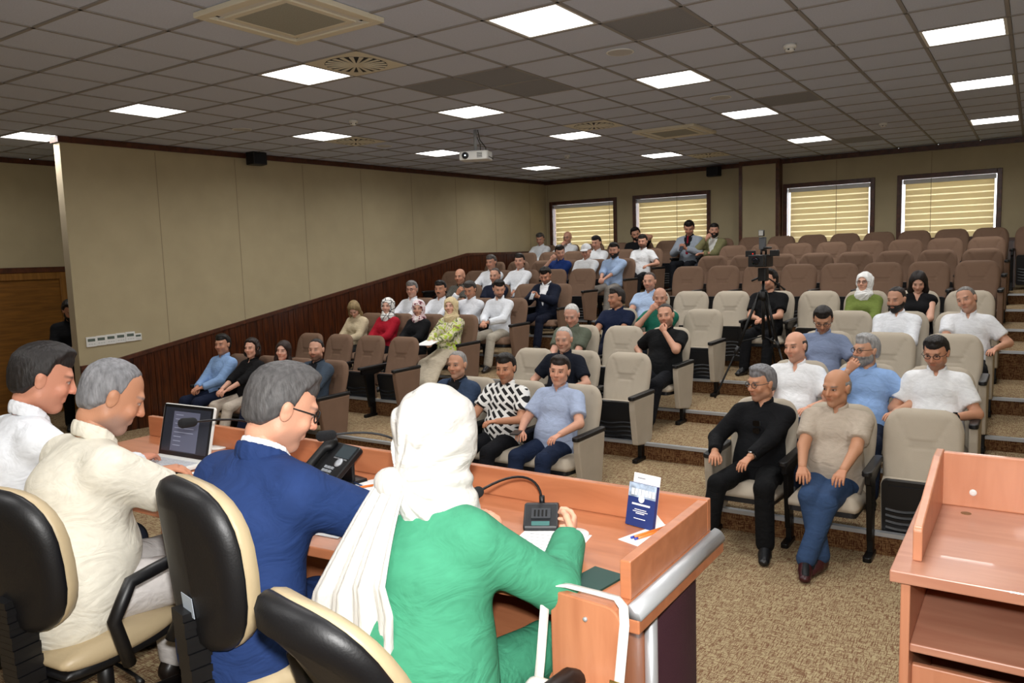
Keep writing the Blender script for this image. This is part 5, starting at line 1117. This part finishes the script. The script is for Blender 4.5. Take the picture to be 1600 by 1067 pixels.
# ================================================================== lectern
LT = 1.20; LX0, LX1, LY0, LY1 = -.31, .42, 2.31, 3.03
lc = tag(empty('lectern', ((LX0+LX1)/2, (LY0+LY1)/2, 0)), 'pink-tinged cherry wood lectern with rimmed top and open shelf', 'lectern')
M_lec = wood('lectern_laminate', 'b27a62', 'c08a70', (1.5, 9, 9), .35, 2.2, .15); M_lecv = wood('lectern_laminate_upright', 'bd7d5c', 'c98a69', (9, 9, 1.2), .38, 2.2, .1)
def lpart(name, mb, m, bevel=.004): o = mb.build(name, m, None, False, bevel); o.parent = lc; o.matrix_parent_inverse = Matrix.Translation(lc.location).inverted(); return o
lpart('top_board', MB().box(LX0, LX1, LY0, LY1, LT-.035, LT), M_lec)
lpart('back_rim', MB().box(LX0+.05, LX1-.05, LY1-.03, LY1-.005, LT, LT+.185), M_lecv)
for x in (LX0+.045, LX1-.07): lpart('side_rim', MB().prism([(LY0+.10, LT), (LY1-.005, LT), (LY1-.005, LT+.19), (LY1-.12, LT+.19), (LY0+.11, LT+.10), (LY0+.10, LT+.09)], x, x+.025, 'x'), M_lecv)
lpart('side_panel', MB().box(LX0+.025, LX0+.05, LY0+.03, LY1-.02, 0, LT-.035), M_lecv); lpart('side_panel', MB().box(LX1-.05, LX1-.025, LY0+.03, LY1-.02, 0, LT-.035), M_lecv)
lpart('shelf', MB().box(LX0+.05, LX1-.05, LY0+.04, LY1-.05, LT-.245, LT-.22), M_lec); lpart('front_panel', MB().box(LX0+.05, LX1-.05, LY1-.05, LY1-.025, 0, LT-.035), M_lecv); lpart('inner_board', MB().box(LX0+.05, LX1-.05, LY0+.10, LY0+.12, 0, LT-.31), M_lecv)
lpart('screw_cap', MB().lathe([(.011, 0), (.011, .004), (.006, .006)], 16, Matrix.Translation((LX0+.16, LY1-.032, LT+.055)) @ Matrix.Rotation(math.pi/2, 4, 'X')), M_white, 0); lpart('cable_hole', MB().lathe([(.016, 0), (.016, .001), (.01, .0015)], 16, Matrix.Translation((LX0+.145, LY1-.10, LT))), mat('brown_cap', '7a5a36', .5), 0)
# ================================================================== room equipment
# ceiling diffusers, cassettes, speakers, detectors
def cpos(c): return (GX+(c[0]+.5)*T, GY+(c[1]+.5)*T, CEIL)
M_cas = mat('cassette_plastic', 'd6cfba', .5); M_slot = mat('slot_dark', '141414', .8)
for n_, c in enumerate(DIFF):
    e = tag(empty('air_diffuser', cpos(c)), 'square ceiling air diffuser with a round swirl of dark slots', 'vent', 'swirl air diffusers'); MB().box(-.295, .295, -.295, .295, -.006, .004).build('plate', M_cas, e, bevel=.002)
    MB().lathe([(.255, -.0075), (.255, -.006)], 32).build('slot_disc', M_slot, e)
    for i in range(20):
        a = 2*math.pi*i/20; o = MB().prism([(.05, -.007), (.25, -.018), (.25, .018), (.05, .007)], -.012, -.0075).build('blade', M_cas, e); o.rotation_euler = (0, 0, a)
    MB().lathe([(.06, -.013), (.06, -.008)], 20).build('hub', M_cas, e)
def cassette(px, py, label):
    p = onz(px, py, CEIL); i, j = round((p.x-GX)/T-.5), round((p.y-GY)/T-.5); e = tag(empty('air_conditioner_cassette', (GX+(i+.5)*T, GY+(j+.5)*T, CEIL)), label, 'air conditioner'); h = .43
    fr = MB(); [fr.box(*b_) for b_ in ((-h, h, -h, -.36, -.035, 0), (-h, h, .36, h, -.035, 0), (-h, -.36, -.36, .36, -.035, 0), (.36, h, -.36, .36, -.035, 0), (-.30, .30, -.30, -.25, -.035, 0), (-.30, .30, .25, .30, -.035, 0), (-.30, -.25, -.25, .25, -.035, 0), (.25, .30, -.25, .25, -.035, 0))]
    fr.build('frame', M_cas, e, bevel=.004)
    for k in range(4): o = MB().box(-.30, .30, .305, .355, -.026, -.018).build('louvre', mat('louvre', 'd2d0c8', .4), e); o.rotation_euler = (0, 0, k*math.pi/2)
    MB().box(-.36, .36, -.36, .36, -.012, -.002).build('housing', M_slot, e); MB().box(-.25, .25, -.25, .25, -.034, -.028).build('grille', mat('cassette_grille', '98988c', .8, noise=.15, nscale=150), e); MB().box(.27, .40, -.40, -.385, -.0365, -.035).build('maker_plate', M_alu, e)
cassette(448, 18, 'beige ceiling air-conditioning cassette with four slots above the stage end'); cassette(1057, 201, 'beige ceiling air-conditioning cassette above the middle rows')
for px, py in ((969, 81), (1126, 152), (378, 202), (600, 228), (835, 258)):
    p = onz(px, py, CEIL); e = tag(empty('ceiling_speaker', p), 'flush round grey ceiling loudspeaker', 'speaker', 'round ceiling loudspeakers'); MB().lathe([(.10, -.0085), (.10, .002)], 28).build('grille', mat('speaker_grille', 'b8b7b6', .8), e); MB().lathe([(.112, -.007), (.112, .0), (.105, .0)], 28).build('rim', M_white, e)
for px, py in ((1234, 70), (1380, 192), (552, 188), (886, 242)):
    p = onz(px, py, CEIL); e = tag(empty('smoke_detector', p), 'small white smoke detector on the ceiling', 'detector', 'ceiling smoke detectors'); MB().lathe([(.052, 0), (.052, -.022), (.045, -.03)], 20).build('base', M_white, e, True); MB().lathe([(.036, -.03), (.036, -.05), (.02, -.056)], 16).build('sensor_head', M_white, e, True); k = MB(); [k.box(.03*math.cos(a)-.007, .03*math.cos(a)+.007, .03*math.sin(a)-.007, .03*math.sin(a)+.007, -.047, -.036) for a in (0, 1.57, 3.14, 4.71)]; k.build('vents', M_dark, e)
# projector
p = onz(742, 203, CEIL); e = tag(empty('projector', (p.x, p.y, CEIL-.33), .35), 'white projector with glowing lens hanging from the ceiling', 'projector')
MB().prism(rrect(-.19, .19, -.13, .13, .03), -.055, .055).build('case', M_white, e, bevel=.01); MB().tube([(0, 0, .055), (0, 0, .33)], .022, 10).build('mount_pole', M_alu, e, True); MB().box(-.06, .06, -.05, .05, .055, .07).build('mount_plate', M_alu, e)
Ml = Matrix.Translation((-.10, -.13, .0)) @ Matrix.Rotation(math.pi/2, 4, 'X'); MB().lathe([(.042, -.01), (.042, .02), (.034, .022)], 20, Ml).build('lens_ring', M_black, e, True); MB().lathe([(.031, .018), (.031, .0215), (.01, .022)], 20, Ml).build('lens', mat('lens_glow', 'd8f0ff', .1, emit=5), e, True)
k = MB(); [k.box(.05, .12, -.132, -.129, -.03+i*.011, -.025+i*.011) for i in range(6)]; k.build('vent', M_slot, e)
MB().tube([(.03, .02, .33), (.06, .0, .20), (.14, -.02, .10), (.16, -.08, .0), (.24, -.05, -.05), (.22, .02, -.03)], .006, 6).build('cable', M_black, e, True); MB().tube([(-.02, .02, .33), (.05, .05, .15), (.04, .08, .05)], .005, 6).build('cable', M_black, e, True)
# wall loudspeakers
def wspeaker(p, n, label):
    n = Vector(n); rz = math.atan2(-n.x, n.y); e = tag(empty('wall_speaker', p, rz), label, 'speaker'); MB().prism([(-.11, 0), (.11, 0), (.14, .05), (.11, .20), (-.11, .20), (-.14, .05)], -.09, .09, 'z', Matrix.Translation((0, .05, 0))).build('cabinet', M_black, e, bevel=.012); MB().box(-.1, .1, .25, .256, -.075, .075).build('grille', mat('spk_cloth', '15171c', .9, bump=.4, bscale=500), e); MB().tube([(0, 0, 0), (0, .06, 0)], .02, 10).build('bracket', M_black, e, True)
yy = onx(394, 250, -9.6).y; w0 = Vector((wlx(yy), yy, onx(394, 250, wlx(yy)).z)); wspeaker(w0, nrm, 'black loudspeaker bracketed high on the long fabric wall')
pp = ony(1119, 269, YB-.0); wspeaker((pp.x, YB, pp.z), (0, -1, 0), 'black loudspeaker bracketed on the rear wall between the windows')
# thermostats
for i in range(6):
    px = 142+15.2*i if i < 5 else 215; y0 = onx(px, 530, -9.8).y; x0 = wlx(y0); p = onx(px, 534-i*2.1 if i < 5 else 526, x0)
    e = tag(empty('thermostat', (x0, p.y, p.z), math.atan2(-nrm.x, nrm.y)), 'white air-conditioning wall controller with grey display in the row of five' if i < 5 else 'small white square thermostat at the end of the controller row', 'thermostat', 'air-conditioning controllers' if i < 5 else None)
    w = .062 if i < 5 else .045; MB().prism(rrect(-w, w, -w, w, .006), 0, .02, 'y').build('case', M_white, e, bevel=.003); MB().box(-w*.72, w*.72, .02, .0215, w*.05, w*.62).build('display', mat('lcd_grey', '5f6a62', .2), e); k = MB(); [k.box(-w*.7+j*w*.5, -w*.4+j*w*.5, .02, .0225, -w*.55, -w*.4) for j in range(3)]; k.build('buttons', mat('btn', 'b5b7b5', .5), e)
# video camera on a tripod in the aisle
tz = ROWZ[3]; tp = onz(1123, 616, ROWZ[2])
TX, TY = -2.60, 9.10; tz += .06
tz = ROWZ[3]
e = tag(empty('camera_tripod', (TX, TY, tz)), 'black tripod standing in the aisle in front of the seated cameraman', 'tripod')
hub = Vector((0, 0, 1.17))
for a in (200, 325, 85):
    d = Vector((math.cos(math.radians(a)), math.sin(math.radians(a)), 0)); f = hub*0+d*.50
    if a == 200: f = Vector((-.42, -.62, ROWZ[2]-tz))
    lg = MB().tube([hub+d*.04, hub.lerp(f, .5)], .017, 8); lg.tube([hub.lerp(f, .45)+d*.0, f], .011, 8); o = lg.build('leg', M_metal, e, True); MB().tube([f+Vector((0, 0, .04)), f], [.013, .02], 8).build('foot', M_black, o, True); MB().tube([hub.lerp(f, .47), hub.lerp(f, .53)], .023, 8).build('leg_clamp', M_black, o, True)
MB().tube([(0, 0, .62), (0, 0, 1.30)], .018, 10).build('centre_column', M_metal, e, True); MB().lathe([(.05, 1.08), (.06, 1.12), (.05, 1.17), (.03, 1.2)], 14).build('crown', M_black, e, True)
for a in (200, 325, 85): d = Vector((math.cos(math.radians(a)), math.sin(math.radians(a)), 0)); MB().tube([(0, 0, .66), d*.24+Vector((0, 0, .60))], .007, 6).build('spreader', M_metal, e, True)
MB().prism(rrect(-.05, .05, -.06, .06, .02), 1.30, 1.45).build('fluid_head', M_black, e, bevel=.006); MB().tube([(.04, .05, 1.33), (.12, .30, 1.22), (.14, .38, 1.18)], [.008, .008, .014], 8).build('pan_handle', M_black, e, True); MB().tube([(-.05, 0, 1.34), (-.13, -.02, 1.30)], .012, 8).build('lock_knob', M_black, e, True)
vc = tag(empty('video_camera', (TX, TY, tz+1.45)), 'black video camera with top handle, microphone and small light on the tripod', 'camera')
MB().prism(rrect(-.07, .07, -.12, .16, .02), .01, .15).build('body', M_black, vc, bevel=.01); Mv = Matrix.Translation((0, -.12, .085)) @ Matrix.Rotation(math.pi/2, 4, 'X')
MB().lathe([(.055, -.01), (.055, .07), (.062, .075), (.062, .13)], 20, Mv).build('lens_barrel', M_black, vc, True); MB().prism([(-.085, .02), (.085, .02), (.085, .15), (-.085, .15)], -.30, -.25, 'y').build('matte_box', M_black, vc, bevel=.006); MB().lathe([(.045, .185), (.02, .187)], 20, Mv).build('lens_glass', mat('lens_dark', '10141c', .05), vc, True)
MB().tube([(0, -.08, .15), (0, -.08, .20), (0, .10, .20), (0, .10, .15)], .012, 8).build('top_handle', M_black, vc, True); MB().tube([(.05, -.14, .225), (.05, .12, .225)], .014, 10).build('microphone', M_black, vc, True); MB().box(-.19, -.07, -.06, -.05, .13, .20).build('side_monitor', M_black, vc, bevel=.004); MB().box(.07, .17, .0, .06, .13, .2).build('viewfinder', M_black, vc, bevel=.006)
MB().box(-.035, .035, -.06, .0, .21, .35).build('transmitter', mat('grey_box', '55585c', .5), vc, bevel=.006); MB().box(-.03, .03, -.10, -.05, .36, .43).build('led_light', M_black, vc, bevel=.006); MB().box(-.024, .024, -.103, -.10, .367, .423).build('light_window', mat('led_window', 'b8b8b4', .3), vc); MB().lathe([(.004, 0), (.004, .003)], 10, Matrix.Translation((-.03, -.30, .165)) @ Matrix.Rotation(math.pi/2, 4, 'X')).build('tally_lamp', mat('tally', 'ff2010', .4, emit=4), vc)
# man standing in the alcove, looking down at his phone
pm = onx(100, 490, -10.6); rs, is_ = person('man in black standing in the doorway alcove looking at his phone', (-10.55, pm.y+.05, 0), -math.pi*.62, stand=True, H=1.72, res=.016, lean=.02, bend=.03, head=(.1, -.55, 0), top='0d0e11', sleeve='long', bottom='0c0d10', hairc='15110f', hair='thick', stubble=.8, beard='15110f', hr=(.06, .30, 1.08), hl=(-.06, .30, 1.08), palm_r=(-.6, -.3, .6), palm_l=(.6, -.3, .6), curl=(.7, .7), fr=(.11, .02, .085), fl=(-.11, .02, .085), skin='a87a62')
def held_phone(root, inf, label, fwd=.085):
    a, b = inf['wr'], inf['wl']; c = (Vector(a)+Vector(b))/2+Vector((0, fwd, .02)); p = root.matrix_basis @ c
    e = tag(empty('smartphone', p, root.rotation_euler.z), label, 'phone'); Mq = Matrix.Rotation(math.radians(-50), 4, 'X'); MB().prism(rrect(-.036, .036, -.075, .075, .009), -.004, .004, 'z', Mq).build('body', M_black, e, bevel=.001); MB().box(-.033, .033, -.068, .068, .004, .0046, Mq).build('screen', mat('phone_screen', '30343c', .2, emit=.3), e)
held_phone(rs, is_, 'smartphone in the hands of the man standing in the alcove')
for key, (root, inf) in INFO.items():
    lb = root['label']
    if 'looking at his phone' in lb: held_phone(root, inf, 'smartphone in the hands of the man in the ' + ('light grey suit' if 'grey suit' in lb else 'dark navy suit'))
    if 'holding a phone' in lb: p = root.matrix_basis @ Vector((.15, .36, .655)); e = tag(empty('smartphone', p, root.rotation_euler.z+.3), 'smartphone under the hand of the smiling man in pale blue', 'phone'); MB().prism(rrect(-.037, .037, -.076, .076, .009), -.005, .005).build('body', M_black, e, bevel=.001); MB().box(-.033, .033, -.068, .068, .005, .0056).build('screen', M_bez, e)
    if 'sunglasses' in lb:
        p = root.matrix_basis @ Vector(inf['chest']+inf['front']*.155+V3(0, 0, -.01)); e = tag(empty('sunglasses', p, root.rotation_euler.z), 'black sunglasses hung on the black shirt front', 'sunglasses'); k = MB(); [k.prism(rrect(-.024, .024, -.02+sz, .02+sz, .012), 0, .006, 'y') for sz in (-.027, .027)]; k.build('lenses', mat('sun_lens', '08080a', .08), e); MB().tube([(-.024, -.004, .04), (-.024, -.02, -.05)], .003, 6).build('temple', M_black, e, True)
    if 'lime floral' in lb: p = root.matrix_basis @ Vector((.0, .40, .655)); e = tag(empty('paper_bundle', p, root.rotation_euler.z+.2), 'white papers on the lap of the woman in the lime floral blouse', 'paper'); Mq = Matrix.Rotation(-.12, 4, 'X'); MB().box(-.105, .105, -.14, .14, 0, .006, Mq).build('sheet', M_paper, e)
